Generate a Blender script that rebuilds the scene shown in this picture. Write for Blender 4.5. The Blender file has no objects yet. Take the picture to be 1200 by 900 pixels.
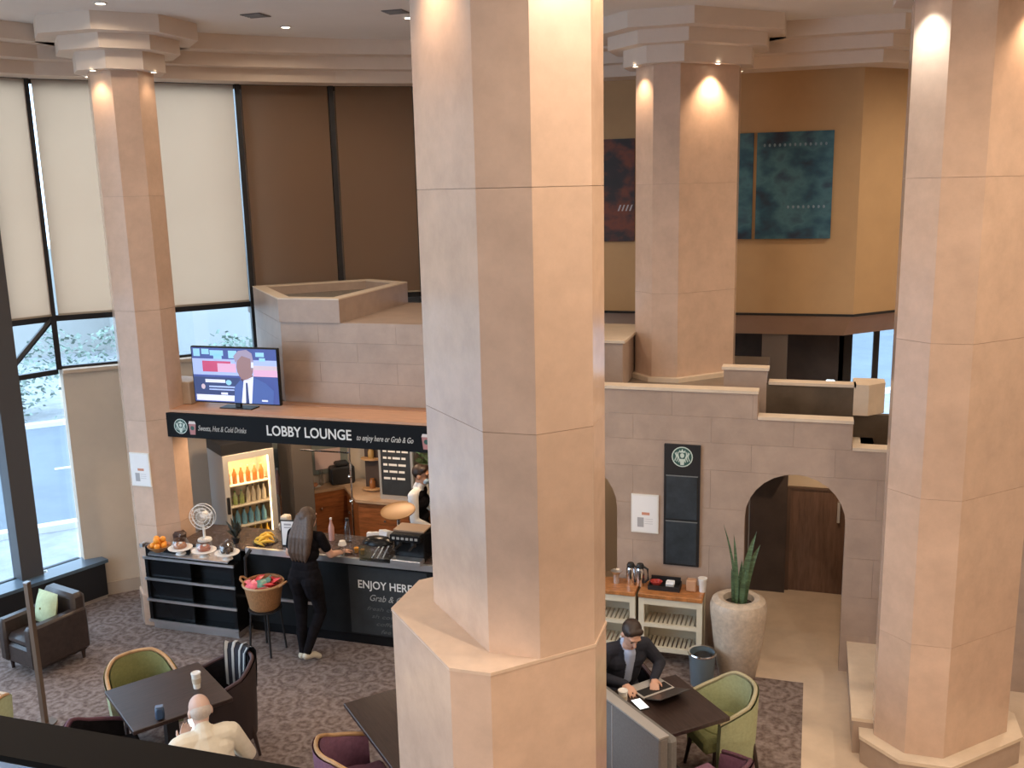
import bpy, bmesh, math, random
import numpy as np
from mathutils import Vector, Matrix
random.seed(7)
SC = bpy.context.scene
COL = SC.collection

# ---------------------------------------------------------------- camera
FPX = 1131.0
YAW, PITCH, ROLL = math.radians(17.5), math.radians(11.5), math.radians(-1.33)
CAM = Vector((0, 0, 4.8))
_r = Vector((math.cos(YAW), math.sin(YAW), 0)); _f = Vector((-math.sin(YAW), math.cos(YAW), 0)); _u = Vector((0, 0, 1))
FW = _f*math.cos(PITCH) - _u*math.sin(PITCH); _up = _u*math.cos(PITCH) + _f*math.sin(PITCH)
RT = _r*math.cos(ROLL) + _up*math.sin(ROLL); UP = _up*math.cos(ROLL) - _r*math.sin(ROLL)
cd = bpy.data.cameras.new('camera'); co = bpy.data.objects.new('camera', cd); COL.objects.link(co)
cd.sensor_width = 36; cd.lens = 36*FPX/1200; cd.clip_start = .05; cd.clip_end = 300
m = Matrix((RT, UP, -FW)).transposed().to_4x4(); m.translation = CAM; co.matrix_world = m
SC.camera = co
def ray(x, y): return FW + RT*((x-600)/FPX) - UP*((y-450)/FPX)
def pz(x, y, z): d = ray(x, y); return CAM + d*((z-CAM.z)/d.z)
def py(x, y, Y): d = ray(x, y); return CAM + d*(Y/d.y)

# ---------------------------------------------------------------- world, exposure
W = bpy.data.worlds.new('world'); SC.world = W; W.use_nodes = True
bg = W.node_tree.nodes['Background']; bg.inputs[0].default_value = (.60, .79, 1, 1); bg.inputs[1].default_value = 4.6
VS = SC.view_settings; VS.view_transform = 'Standard'; VS.look = 'None'; VS.gamma = 1; VS.use_curve_mapping = False; VS.exposure = 0.14
WARM = (1, .70, .45); NEUT = (1, .80, .60)
LAMP = 1.0

# ---------------------------------------------------------------- materials
MATS = {}
def mat(name, col, rough=.6, metal=0, var=0, scale=8, bump=0, emit=0, spec=None, rnd=0, coat=0, stretch=None, detail=4, c2=None):
    if name in MATS: return MATS[name]
    M = bpy.data.materials.new(name); M.use_nodes = True; MATS[name] = M
    nt = M.node_tree; N = nt.nodes; L = nt.links; b = N['Principled BSDF']
    b.inputs['Base Color'].default_value = (*col, 1); b.inputs['Roughness'].default_value = rough; b.inputs['Metallic'].default_value = metal
    if spec is not None: b.inputs['Specular IOR Level'].default_value = spec
    if coat: b.inputs['Coat Weight'].default_value = coat; b.inputs['Coat Roughness'].default_value = .08
    if emit:
        b.inputs['Emission Color'].default_value = (*col, 1); b.inputs['Emission Strength'].default_value = emit
    if var or rnd or bump:
        tc = N.new('ShaderNodeTexCoord'); src = tc.outputs['Object']
        if stretch:
            mp = N.new('ShaderNodeMapping'); mp.inputs['Scale'].default_value = stretch; L.new(src, mp.inputs[0]); src = mp.outputs[0]
        nz = N.new('ShaderNodeTexNoise'); nz.inputs['Scale'].default_value = scale; nz.inputs['Detail'].default_value = detail; nz.inputs['Roughness'].default_value = .65
        L.new(src, nz.inputs['Vector'])
        mx = N.new('ShaderNodeMix'); mx.data_type = 'RGBA'
        a = c2 if c2 else tuple(c*(1-var) for c in col)
        mx.inputs['A'].default_value = (*a, 1)
        mx.inputs['B'].default_value = (*(col if c2 else tuple(min(1, c*(1+var)) for c in col)), 1)
        mr = N.new('ShaderNodeMapRange'); mr.inputs[1].default_value = .32; mr.inputs[2].default_value = .68
        L.new(nz.outputs['Fac'], mr.inputs[0]); L.new(mr.outputs[0], mx.inputs['Factor'])
        out = mx.outputs['Result']
        if rnd:
            oi = N.new('ShaderNodeObjectInfo'); m2 = N.new('ShaderNodeMapRange'); m2.inputs[3].default_value = 1-rnd; m2.inputs[4].default_value = 1+rnd
            L.new(oi.outputs['Random'], m2.inputs[0])
            hs = N.new('ShaderNodeHueSaturation'); L.new(m2.outputs[0], hs.inputs['Value']); L.new(out, hs.inputs['Color']); out = hs.outputs[0]
        L.new(out, b.inputs['Base Color'])
        if bump:
            bp = N.new('ShaderNodeBump'); bp.inputs['Strength'].default_value = bump; bp.inputs['Distance'].default_value = .01
            L.new(nz.outputs['Fac'], bp.inputs['Height']); L.new(bp.outputs[0], b.inputs['Normal'])
    return M
STONE = mat('polished_stone', (.62, .445, .34), .17, var=.09, scale=5, rnd=.03, detail=8)
STONEW = mat('honed_stone', (.43, .325, .262), .40, var=.10, scale=4, rnd=.03, detail=8)
STONEJ = mat('stone_joint', (.36, .265, .205), .8)
COPING = mat('stone_coping', (.72, .60, .47), .4, var=.06, scale=6)
PLASTER = mat('ceiling_plaster', (.74, .63, .54), .85, var=.03, scale=3)
CEILM = mat('ceiling_white', (.80, .76, .72), .9, var=.02, scale=2)
OCHRE = mat('ochre_paint', (.46, .295, .15), .7, var=.05, scale=2)
BEIGE = mat('beige_paint', (.60, .50, .395), .75, var=.05, scale=2)
BROWNF = mat('brown_fascia', (.46, .275, .17), .6, var=.06, scale=3)
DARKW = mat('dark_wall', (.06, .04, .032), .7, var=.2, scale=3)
BLACKM = mat('black_frame', (.012, .012, .014), .4)
GREYP = mat('grey_post', (.075, .072, .075), .45)
SOIL = mat('dark_soil', (.045, .036, .03), .9, var=.4, scale=30)
WENGE = mat('wenge_wood', (.038, .023, .02), .36, var=.35, scale=6, stretch=(1, 12, 1))
MIDW = mat('orange_brown_wood', (.30, .105, .035), .35, var=.35, scale=4, stretch=(1, 1, 8))
TOPW = mat('chestnut_wood', (.42, .17, .055), .38, var=.4, scale=7, stretch=(2, 10, 1))
PINEW = mat('pale_canopy_wood', (.60, .33, .20), .5, var=.1, scale=4, stretch=(1, 8, 1))
TANW = mat('tan_wood', (.50, .30, .15), .4, var=.2, scale=8)
CREAMW = mat('cream_painted_wood', (.72, .66, .52), .5, var=.05, scale=6)
BLACKG = mat('black_gloss', (.008, .009, .011), .25, spec=.25)
BLACKS = mat('black_satin', (.014, .014, .016), .5)
CHALK = mat('chalkboard', (.022, .026, .030), .6, var=.25, scale=6)
STEEL = mat('brushed_steel', (.72, .74, .77), .28, metal=.9)
CHROME = mat('chrome', (.8, .8, .82), .12, metal=1)
BRONZE = mat('bronze_metal', (.22, .16, .12), .35, metal=.7)
WHITE = mat('white_plastic', (.80, .79, .76), .4)
PAPER = mat('white_paper', (.85, .85, .86), .8)
CERAM = mat('white_ceramic', (.82, .80, .77), .2)
DWORK = mat('dark_worktop', (.075, .055, .05), .25, var=.3, scale=25)
BACKTOP = mat('tan_laminate', (.46, .31, .20), .35, var=.1, scale=8)
LEATHER = mat('dark_leather', (.040, .028, .025), .35, var=.25, scale=14, bump=.1)
GREENF = mat('pale_green_fabric', (.42, .46, .27), .8, var=.1, scale=40)
OLIVEF = mat('olive_fabric', (.23, .235, .095), .85, var=.12, scale=40)
LIMEF = mat('sage_cushion_fabric', (.50, .56, .34), .85, var=.12, scale=12)
PLUM = mat('plum_fabric', (.12, .05, .075), .8, var=.15, scale=30)
PLUML = mat('mauve_fabric', (.24, .115, .18), .8, var=.15, scale=30)
GREYF = mat('grey_fabric', (.17, .155, .145), .75, var=.1, scale=60)
WICK = mat('wicker', (.42, .21, .09), .6, var=.35, scale=30, stretch=(6, 6, 1))
SKIN = mat('skin', (.62, .36, .26), .5, var=.05, scale=20)
SKIND = mat('skin_tan', (.48, .26, .17), .5, var=.05, scale=20)
HAIRB = mat('brown_hair', (.085, .052, .036), .5, var=.4, scale=30, stretch=(4, 4, .6))
HAIRD = mat('dark_hair', (.030, .016, .011), .5, var=.3, scale=30)
HAIRG = mat('grey_stubble_skin', (.60, .48, .41), .55, var=.06, scale=40)
BLACKC = mat('black_cloth', (.009, .008, .010), .95, var=.3, scale=20, spec=.1)
NAVY = mat('navy_cloth', (.014, .016, .028), .85, var=.2, scale=20)
CREAMC = mat('cream_cloth', (.72, .66, .54), .85, var=.06, scale=14)
WHITEC = mat('white_cloth', (.80, .80, .80), .85, var=.05, scale=14)
BLUEC = mat('light_blue_cloth', (.40, .46, .62), .85, var=.05, scale=14)
EYEW = mat('eye_dark', (.02, .015, .012), .2)
LIP = mat('lip', (.45, .17, .15), .5)
BLUEMASK = mat('mask_blue', (.42, .58, .72), .8)
LEAF = mat('leaf_green', (.055, .10, .035), .5, var=.5, scale=9)
LEAFP = mat('leaf_stripe_green', (.085, .14, .07), .45, var=.5, scale=6, stretch=(1, 1, 6))
ORANGE = mat('orange_peel', (.86, .33, .03), .45, var=.08, scale=60)
BANANA = mat('banana_skin', (.80, .50, .06), .5, var=.15, scale=10)
CAKE1 = mat('caramel_cake', (.45, .20, .10), .7, var=.2, scale=20)
CAKE2 = mat('chocolate_cake', (.035, .018, .014), .5, var=.2, scale=20)
KRAFT = mat('cup_card', (.62, .53, .41), .8)
CUPW = mat('cup_white', (.82, .79, .72), .6)
POTM = mat('pot_terrazzo', (.56, .47, .38), .38, var=.16, scale=22)
FOIL_R = mat('red_packet', (.62, .05, .06), .35, var=.3, scale=20)
FOIL_P = mat('pink_packet', (.75, .16, .25), .35, var=.3, scale=20)
FOIL_G = mat('green_packet', (.12, .26, .20), .35, var=.3, scale=20)
BINM = mat('bin_blue_grey', (.17, .23, .28), .3, metal=.2)
BLUEI = mat('blue_plastic', (.03, .06, .12), .4)
LEDGEB = mat('blue_sill_paint', (.09, .30, .72), .35)
ROADM = mat('road_asphalt', (.17, .20, .23), .9, var=.1, scale=1)
PAVEM = mat('pale_paving', (.34, .35, .36), .9, var=.15, scale=3)
KERBM = mat('kerb_white', (.8, .8, .8), .8)
BUILDM = mat('pale_facade', (.42, .42, .40), .85, var=.04, scale=1)
PINKS = mat('pinkish_paper', (.55, .40, .36), .8)
SAGEG = mat('grey_green_panel', (.20, .22, .20), .3, var=.2, scale=3)
TEAL = mat('emblem_dark_green', (.03, .10, .085), .5)
PALEG = mat('emblem_pale', (.62, .72, .66), .5)
CHALKW = mat('chalk_white', (.80, .80, .78), .8)
GOLD = mat('brass_tray', (.26, .14, .05), .4, metal=.15)
LENS = mat('lamp_lens', (1, .88, .70), .4, emit=14)
FRIDGEL = mat('fridge_lamp', (1, .72, .40), .4, emit=5)
FRIDGEI = mat('fridge_inside', (.62, .50, .34), .5)
def glass_mat(name, tint=(1, 1, 1), gl=.07, rough=.03):
    M = bpy.data.materials.new(name); M.use_nodes = True; N = M.node_tree.nodes; L = M.node_tree.links
    for n in list(N):
        if n.type != 'OUTPUT_MATERIAL': N.remove(n)
    t = N.new('ShaderNodeBsdfTransparent'); t.inputs[0].default_value = (*tint, 1)
    g = N.new('ShaderNodeBsdfGlossy'); g.inputs['Roughness'].default_value = rough
    mx = N.new('ShaderNodeMixShader'); mx.inputs[0].default_value = gl
    L.new(t.outputs[0], mx.inputs[1]); L.new(g.outputs[0], mx.inputs[2]); L.new(mx.outputs[0], N['Material Output'].inputs[0])
    return M
GLASS = glass_mat('clear_glass'); DOME = glass_mat('dome_glass', (.93, .95, .97), .16)
WGLASS = glass_mat('window_glass', (.93, .97, 1), .06)
def blind_mat():
    M = bpy.data.materials.new('roller_blind'); M.use_nodes = True; N = M.node_tree.nodes; L = M.node_tree.links
    N.remove(N['Principled BSDF'])
    d = N.new('ShaderNodeBsdfDiffuse'); t = N.new('ShaderNodeBsdfTranslucent'); mx = N.new('ShaderNodeMixShader'); mx.inputs[0].default_value = .72
    tc = N.new('ShaderNodeTexCoord'); nz = N.new('ShaderNodeTexNoise'); nz.inputs['Scale'].default_value = 1.2
    L.new(tc.outputs['Object'], nz.inputs['Vector'])
    cr = N.new('ShaderNodeMix'); cr.data_type = 'RGBA'; cr.inputs['A'].default_value = (.84, .66, .52, 1); cr.inputs['B'].default_value = (.90, .72, .57, 1)
    L.new(nz.outputs['Fac'], cr.inputs['Factor']); L.new(cr.outputs['Result'], t.inputs[0])
    d.inputs[0].default_value = (.40, .31, .23, 1)
    L.new(d.outputs[0], mx.inputs[1]); L.new(t.outputs[0], mx.inputs[2]); L.new(mx.outputs[0], N['Material Output'].inputs[0])
    return M
BLIND = blind_mat()
def carpet_mat():
    M = bpy.data.materials.new('carpet_swirl'); M.use_nodes = True; N = M.node_tree.nodes; L = M.node_tree.links; b = N['Principled BSDF']
    b.inputs['Roughness'].default_value = .95; b.inputs['Specular IOR Level'].default_value = .15
    tc = N.new('ShaderNodeTexCoord'); nz = N.new('ShaderNodeTexNoise'); nz.inputs['Scale'].default_value = 2.2
    vm = N.new('ShaderNodeMix'); vm.data_type = 'VECTOR'; vm.inputs['Factor'].default_value = .10
    L.new(tc.outputs['Object'], nz.inputs['Vector']); L.new(tc.outputs['Object'], vm.inputs['A']); L.new(nz.outputs['Color'], vm.inputs['B'])
    vo = N.new('ShaderNodeTexVoronoi'); vo.inputs['Scale'].default_value = 5.2; vo.inputs['Randomness'].default_value = .8; L.new(vm.outputs['Result'], vo.inputs['Vector'])
    mu = N.new('ShaderNodeMath'); mu.operation = 'MULTIPLY'; mu.inputs[1].default_value = 17; L.new(vo.outputs['Distance'], mu.inputs[0])
    si = N.new('ShaderNodeMath'); si.operation = 'SINE'; L.new(mu.outputs[0], si.inputs[0])
    n2 = N.new('ShaderNodeTexNoise'); n2.inputs['Scale'].default_value = 30; n2.inputs['Detail'].default_value = 3; L.new(tc.outputs['Object'], n2.inputs['Vector'])
    ad = N.new('ShaderNodeMath'); ad.operation = 'MULTIPLY_ADD'; ad.inputs[1].default_value = .16; L.new(si.outputs[0], ad.inputs[0]); L.new(n2.outputs['Fac'], ad.inputs[2])
    cr = N.new('ShaderNodeValToRGB'); e = cr.color_ramp.elements
    e[0].position = .22; e[0].color = (.13, .092, .080, 1); e[1].position = .80; e[1].color = (.29, .235, .215, 1)
    L.new(ad.outputs[0], cr.inputs[0]); L.new(cr.outputs[0], b.inputs['Base Color'])
    bp = N.new('ShaderNodeBump'); bp.inputs['Strength'].default_value = .2; bp.inputs['Distance'].default_value = .01; L.new(ad.outputs[0], bp.inputs['Height']); L.new(bp.outputs[0], b.inputs['Normal'])
    return M
CARPET = carpet_mat()
def art_mat(name, stops, seed):
    M = bpy.data.materials.new(name); M.use_nodes = True; N = M.node_tree.nodes; L = M.node_tree.links; b = N['Principled BSDF']; b.inputs['Roughness'].default_value = .5
    tc = N.new('ShaderNodeTexCoord'); mp = N.new('ShaderNodeMapping'); mp.inputs['Location'].default_value = (seed, seed*.7, 0); mp.inputs['Scale'].default_value = (1.3, 1, 1.8)
    nz = N.new('ShaderNodeTexNoise'); nz.inputs['Scale'].default_value = 2.2; nz.inputs['Detail'].default_value = 5
    L.new(tc.outputs['Object'], mp.inputs[0]); L.new(mp.outputs[0], nz.inputs['Vector'])
    cr = N.new('ShaderNodeValToRGB'); cr.color_ramp.elements[0].position = .3; cr.color_ramp.elements[1].position = .7
    cr.color_ramp.elements[0].color = (*stops[0], 1); cr.color_ramp.elements[1].color = (*stops[-1], 1)
    for i, s in enumerate(stops[1:-1]):
        el = cr.color_ramp.elements.new(.3+.4*(i+1)/(len(stops)-1)); el.color = (*s, 1)
    L.new(nz.outputs['Fac'], cr.inputs[0]); L.new(cr.outputs[0], b.inputs['Base Color'])
    return M

# ---------------------------------------------------------------- mesh builder
class MB:
    def __init__(s): s.v = []; s.f = []; s.m = []
    def add(s, vs, fs, mi=0):
        o = len(s.v); s.v += [Vector(p) for p in vs]; s.f += [[i+o for i in f] for f in fs]; s.m += [mi]*len(fs); return s
    def box(s, x0, x1, y0, y1, z0, z1, mi=0):
        return s.add([(x0,y0,z0),(x1,y0,z0),(x1,y1,z0),(x0,y1,z0),(x0,y0,z1),(x1,y0,z1),(x1,y1,z1),(x0,y1,z1)],
                     [(0,3,2,1),(4,5,6,7),(0,1,5,4),(1,2,6,5),(2,3,7,6),(3,0,4,7)], mi)
    def rbox(s, x0, x1, y0, y1, z0, z1, b=.01, mi=0):
        c = ((x0+x1)/2, (y0+y1)/2, (z0+z1)/2); h = ((x1-x0)/2, (y1-y0)/2, (z1-z0)/2); b = min(b, min(h)*.9)
        vs = []; idx = {}
        for sx in (-1, 1):
            for sy in (-1, 1):
                for sz in (-1, 1):
                    for a in range(3):
                        p = [c[i] + (sx, sy, sz)[i]*(h[i] - (0 if i == a else b)) for i in range(3)]
                        idx[(sx, sy, sz, a)] = len(vs); vs.append(p)
        fs = []
        for a in range(3):
            o = [i for i in range(3) if i != a]
            for sg in (-1, 1):
                q = []
                for (p, r) in ((-1,-1),(1,-1),(1,1),(-1,1)):
                    k = [0,0,0]; k[a] = sg; k[o[0]] = p; k[o[1]] = r; q.append(idx[(*k, a)])
                fs.append(q)
        for a in range(3):      # edges parallel to axis a
            o = [i for i in range(3) if i != a]
            for p in (-1, 1):
                for r in (-1, 1):
                    def K(sa, f):
                        k = [0,0,0]; k[a] = sa; k[o[0]] = p; k[o[1]] = r; return idx[(*k, f)]
                    fs.append([K(-1,o[0]), K(1,o[0]), K(1,o[1]), K(-1,o[1])])
        for sx in (-1, 1):
            for sy in (-1, 1):
                for sz in (-1, 1): fs.append([idx[(sx,sy,sz,a)] for a in range(3)])
        return s.add(vs, fs, mi)
    def prism(s, poly, z0, z1, mi=0):
        n = len(poly)
        return s.add([(p[0],p[1],z0) for p in poly]+[(p[0],p[1],z1) for p in poly],
                     [list(range(n))[::-1], list(range(n,2*n))]+[(i,(i+1)%n,n+(i+1)%n,n+i) for i in range(n)], mi)
    def loft(s, rings, mi=0, cap=True, closed=True):
        n = len(rings[0]); vs = [p for r in rings for p in r]; fs = []
        for k in range(len(rings)-1):
            for i in range(n if closed else n-1):
                j = (i+1) % n; fs.append((k*n+i, k*n+j, (k+1)*n+j, (k+1)*n+i))
        if cap and closed: fs += [list(range(n))[::-1], list(range((len(rings)-1)*n, len(rings)*n))]
        return s.add(vs, fs, mi)
    def lathe(s, prof, n=20, c=(0,0,0), mi=0, cap=True):
        return s.loft([[(c[0]+r*math.cos(2*math.pi*i/n), c[1]+r*math.sin(2*math.pi*i/n), c[2]+z) for i in range(n)] for r, z in prof], mi, cap)
    def tube(s, pts, r, n=8, mi=0, closed=False):
        pts = [Vector(p) for p in pts]; rs = r if isinstance(r, (list, tuple)) else [r]*len(pts); rings = []
        for i, p in enumerate(pts):
            a = pts[i-1] if (i or closed) else p; b = pts[(i+1) % len(pts)] if (i < len(pts)-1 or closed) else p
            d = (b-a).normalized(); e = d.cross(Vector((0,0,1)))
            if e.length < .05: e = d.cross(Vector((0,1,0)))
            e.normalize(); g = e.cross(d)
            rings.append([p + (e*math.cos(2*math.pi*k/n) + g*math.sin(2*math.pi*k/n))*rs[i] for k in range(n)])
        if closed: rings.append(rings[0])
        return s.loft(rings, mi, not closed)
    def ell(s, c, r, n=14, m=8, mi=0, B=None):
        c = Vector(c); vs = []; fs = []
        for j in range(1, m):
            t = math.pi*j/m
            for i in range(n):
                a = 2*math.pi*i/n; vs.append(Vector((r[0]*math.sin(t)*math.cos(a), r[1]*math.sin(t)*math.sin(a), r[2]*math.cos(t))))
        vs += [Vector((0,0,r[2])), Vector((0,0,-r[2]))]
        if B is not None: vs = [B @ v for v in vs]
        vs = [v+c for v in vs]; k = len(vs)
        for j in range(m-2):
            for i in range(n): fs.append((j*n+i, (j+1)*n+i, (j+1)*n+(i+1)%n, j*n+(i+1)%n))
        for i in range(n): fs += [(k-2, i, (i+1)%n), (k-1, (m-2)*n+(i+1)%n, (m-2)*n+i)]
        return s.add(vs, fs, mi)
    def xf(s, M): s.v = [M @ v for v in s.v]; return s
    def rot(s, a, c=(0,0,0), ax='Z'): return s.xf(Matrix.Translation(c) @ Matrix.Rotation(a, 4, ax) @ Matrix.Translation(-Vector(c)))
    def mesh(s, name, mats, smooth=False):
        me = bpy.data.meshes.new(name); me.from_pydata([tuple(v) for v in s.v], [], s.f)
        for x in (mats if isinstance(mats, (list, tuple)) else [mats]): me.materials.append(x)
        me.polygons.foreach_set('material_index', s.m)
        bm = bmesh.new(); bm.from_mesh(me); bmesh.ops.recalc_face_normals(bm, faces=bm.faces); bm.to_mesh(me); bm.free()
        if smooth:
            me.polygons.foreach_set('use_smooth', [True]*len(me.polygons)); me.set_sharp_from_angle(angle=math.radians(40))
        return me
    def build(s, name, mats, parent=None, smooth=False, world=False):
        if world and parent is not None:
            o = Vector(parent['_w']); s.v = [v-o for v in s.v]
        return link(name, s.mesh(name, mats, smooth), parent)
def link(name, data, parent=None, loc=(0,0,0)):
    o = bpy.data.objects.new(name, data); COL.objects.link(o); o.location = loc
    if parent is not None: o.parent = parent
    return o
def tag(o, label, cat, group=None):
    o['label'] = label; o['category'] = cat
    if group: o['group'] = group
    return o
EMPTIES = []
def thing(name, label, cat, loc=(0,0,0), rotz=0, group=None):
    o = bpy.data.objects.new(name, None); COL.objects.link(o); o.empty_display_size = .1
    o.location = loc; o.rotation_euler = (0,0,rotz); o['_w'] = tuple(loc); EMPTIES.append(o)
    return tag(o, label, cat, group)
def single(name, mb, mats, label, cat, loc=(0,0,0), rotz=0, group=None, smooth=False, world=False):
    if world: mb.v = [v-Vector(loc) for v in mb.v]
    o = mb.build(name, mats, None, smooth); o.location = loc; o.rotation_euler = (0,0,rotz); return tag(o, label, cat, group)
def struct(name, mb=None, mats=None, smooth=False, label=None):
    if mb is None:
        o = bpy.data.objects.new(name, None); COL.objects.link(o); o['_w'] = (0,0,0); EMPTIES.append(o)
    else: o = mb.build(name, mats, None, smooth)
    o['kind'] = 'structure'
    if label: o['label'] = label
    return o
def dup(root, loc, rotz=0, label=None, group=None):
    r = root.copy(); COL.objects.link(r); r.location = loc; r.rotation_euler = (0,0,rotz)
    if label: r['label'] = label
    if group: r['group'] = group
    for ch in list(root.children):
        c = ch.copy(); COL.objects.link(c); c.parent = r
        for g in list(ch.children):
            d = g.copy(); COL.objects.link(d); d.parent = c
    return r
def text_mb(body, size, shear=0, xs=1, extr=.002, bold=0, space=1):
    cu = bpy.data.curves.new('lettering', 'FONT'); cu.body = body; cu.size = size; cu.shear = shear; cu.extrude = extr; cu.resolution_u = 3; cu.offset = bold; cu.space_character = space
    o = bpy.data.objects.new('lettering', cu); COL.objects.link(o)
    dg = bpy.context.evaluated_depsgraph_get(); me = bpy.data.meshes.new_from_object(o.evaluated_get(dg))
    mb = MB(); mb.add([(v.co.x*xs, v.co.z, v.co.y) for v in me.vertices], [list(p.vertices) for p in me.polygons])   # stands in xz plane, faces -y
    mb.v = [Vector((v.x, -v.y, v.z)) for v in mb.v]
    bpy.data.objects.remove(o); bpy.data.meshes.remove(me); return mb
def shift(mb, x, y, z): return mb.xf(Matrix.Translation((x, y, z)))
def offset_poly(poly, d):       # convex CCW polygon grown by d
    n = len(poly); out = []
    for i in range(n):
        a, b, c = Vector(poly[i-1]), Vector(poly[i]), Vector(poly[(i+1) % n])
        e1 = (b-a).normalized(); e2 = (c-b).normalized(); n1 = Vector((e1.y, -e1.x)); n2 = Vector((e2.y, -e2.x))
        k = (n1+n2); out.append(tuple(b + k*(d/(1+n1.dot(n2)))))
    return out
def offset_line(pl, d):         # open polyline moved to its right by d
    out = []
    for i, p in enumerate(pl):
        p = Vector(p); ns = []
        if i: e = (p-Vector(pl[i-1])).normalized(); ns.append(Vector((e.y, -e.x)))
        if i < len(pl)-1: e = (Vector(pl[i+1])-p).normalized(); ns.append(Vector((e.y, -e.x)))
        k = sum(ns, Vector((0,0)))
        out.append(tuple(p + k*(d/(1+ns[0].dot(ns[-1])) if len(ns) == 2 else d)))
    return out
# ================================================================ STRUCTURE
BAY = [(-9.75,4.9),(-9.45,6.1),(-9.05,7.3),(-8.66,8.42),(-8.42,9.05),(-7.6,9.82),(-6.8,10.68),(-5.92,11.43),(-5.0,12.0),(-3.95,12.42),(-2.9,12.6),(.48,12.6),(2.3,14.42)]
# floor
fl = MB(); fl.prism([(-9.75,-4),(6,-4),(6,14.4),(2.3,14.4),(.48,14.4),(-2.9,12.5),(-3.95,12.35),(-5.0,11.95),(-5.92,11.4),(-6.8,10.65),(-7.6,9.8),(-8.42,9.0),(-8.66,8.4),(-9.05,7.3),(-9.45,6.1),(-9.75,4.9)], -.2, 0)
struct('floor', fl, CARPET, label='brown mauve carpet with pale swirls')
fs = MB(); fs.prism([(.05,4.8),(2.6,4.8),(2.6,12.5),(-2.9,12.5),(-2.9,9.5),(-.62,9.5),(-.62,9.07),(.05,9.07)], -.05, .004)
struct('floor_stone', fs, mat('floor_stone_mat', (.66,.53,.41), .16, var=.07, scale=3), label='pale polished stone floor strip')
# ceiling
ce = MB(); ce.prism([(-9.75,-4),(6,-4),(6,14.42),(2.3,14.42),(.48,12.7),(-2.9,12.7),(-3.98,12.5),(-5.05,12.08),(-5.98,11.5),(-6.87,10.74),(-7.66,9.87),(-8.5,9.09),(-8.74,8.45),(-9.13,7.3),(-9.53,6.1),(-9.83,4.9)], 6.55, 6.7)
struct('ceiling', ce, CEILM)
outer = offset_line(BAY, -.06)
tr = struct('trim_1', label='stepped plaster cornice following the curved window bay')
for i, (d, z0, z1) in enumerate(((.42,6.1,6.24),(.62,6.24,6.38),(.86,6.38,6.555))):
    MB().prism(outer + offset_line(BAY, d)[::-1], z0, z1).build('cornice_step', PLASTER, tr)
# outer room walls that close the space behind the camera and to the right
struct('wall_back', MB().box(-9.75,6,-4.2,-4,0,6.6), BEIGE)
struct('wall_right', MB().box(6,6.2,-4,14.6,0,6.6).box(2.25,6,14.42,14.6,0,6.6), BEIGE)
# ---- painting wall
pw = MB(); pw.prism([(-2.95,12.6),(.48,12.6),(2.3,14.42),(2.2,14.55),(.42,12.78),(-2.95,12.78)], 3.15, 6.2)
struct('wall_far', pw, OCHRE, label='ochre painted wall carrying the pictures')
fa = MB(); P0 = [(-2.95,12.62),(.47,12.62),(2.3,14.45)]; P1 = [(-2.95,12.85),(.38,12.85),(2.1,14.57)]
fa.loft([[(*P0[0],3.15),(*P0[1],3.15),(*P0[2],3.15)],[(*P1[0],2.86),(*P1[1],2.86),(*P1[2],2.86)],[(-2.95,14.6,2.86),(.3,14.6,2.86),(2.1,14.6,2.86)],[(-2.95,14.6,3.15),(.3,14.6,3.15),(2.3,14.6,3.15)]], cap=False, closed=False)
struct('trim_2', fa, BROWNF, label='brown sloping fascia below the ochre wall')
struct('trim_3', MB().prism([(-2.95,12.585),(.487,12.585),(2.32,14.41),(2.28,14.45),(.47,12.64),(-2.95,12.64)], 3.135, 3.165), BLACKM, label='black strip drawn as the shadow gap under the ochre wall')  # solid black strip stands in for the shadow of the gap
# back of the ground floor seen under the fascia
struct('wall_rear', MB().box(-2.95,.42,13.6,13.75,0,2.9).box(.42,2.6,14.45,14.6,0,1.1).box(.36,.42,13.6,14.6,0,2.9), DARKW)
struct('wall_rear_pier', MB().box(-.62,-.30,12.9,13.1,0,2.9), mat('grey_brown_paint', (.20,.16,.135), .7))
w9 = struct('window_9', label='rear window giving on the street')
for x0, x1 in ((.56,.84),(.92,1.18),(1.26,1.6),(1.68,2.1)):
    MB().box(x0,x1,14.5,14.51,1.1,2.86).build('pane', WGLASS, w9)
MB().box(.42,.56,14.45,14.6,1.1,2.86).box(.84,.92,14.45,14.6,1.1,2.86).box(1.18,1.26,14.45,14.6,1.1,2.86).box(1.6,1.68,14.45,14.6,1.1,2.86).build('window_frame', mat('dark_grey_frame',(.06,.055,.055),.5), w9)
# ---- terraces and planter ledges behind the stone wall
struct('floor_terrace', MB().prism([(-3.2,9.5),(-.5,9.5),(-.5,12.6),(-3.2,12.6)], 2.45, 2.6), mat('terrace_stone',(.20,.155,.12),.3,var=.15,scale=5))
tl = struct('trim_4', label='stepped stone ledge behind the arch wall')
MB().box(-.85,-.42,9.95,10.07,2.45,2.92).build('ledge_wall', STONEW, tl)
MB().box(-.42,.42,9.95,10.07,2.3,2.78).box(.42,2.4,10.0,10.07,2.0,2.50).build('ledge_wall', mat('shade_darkened_stone',(.11,.082,.058),.3,var=.2,scale=4), tl)  # shade on these ledge faces is put into a darker stone colour
MB().box(-.87,-.40,9.93,10.09,2.92,2.95).box(-.40,.44,9.93,10.09,2.78,2.81).build('coping', COPING, tl)
MB().prism([(.42,9.93),(.56,9.93),(.72,10.1),(.72,10.3),(.42,10.3)],2.50,2.81).build('ledge_corner', COPING, tl)
MB().box(-.5,.4,9.52,9.95,2.26,2.34).box(.4,2.4,9.52,10.3,2.05,2.10).build('trough_soil', SOIL, tl)
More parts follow.
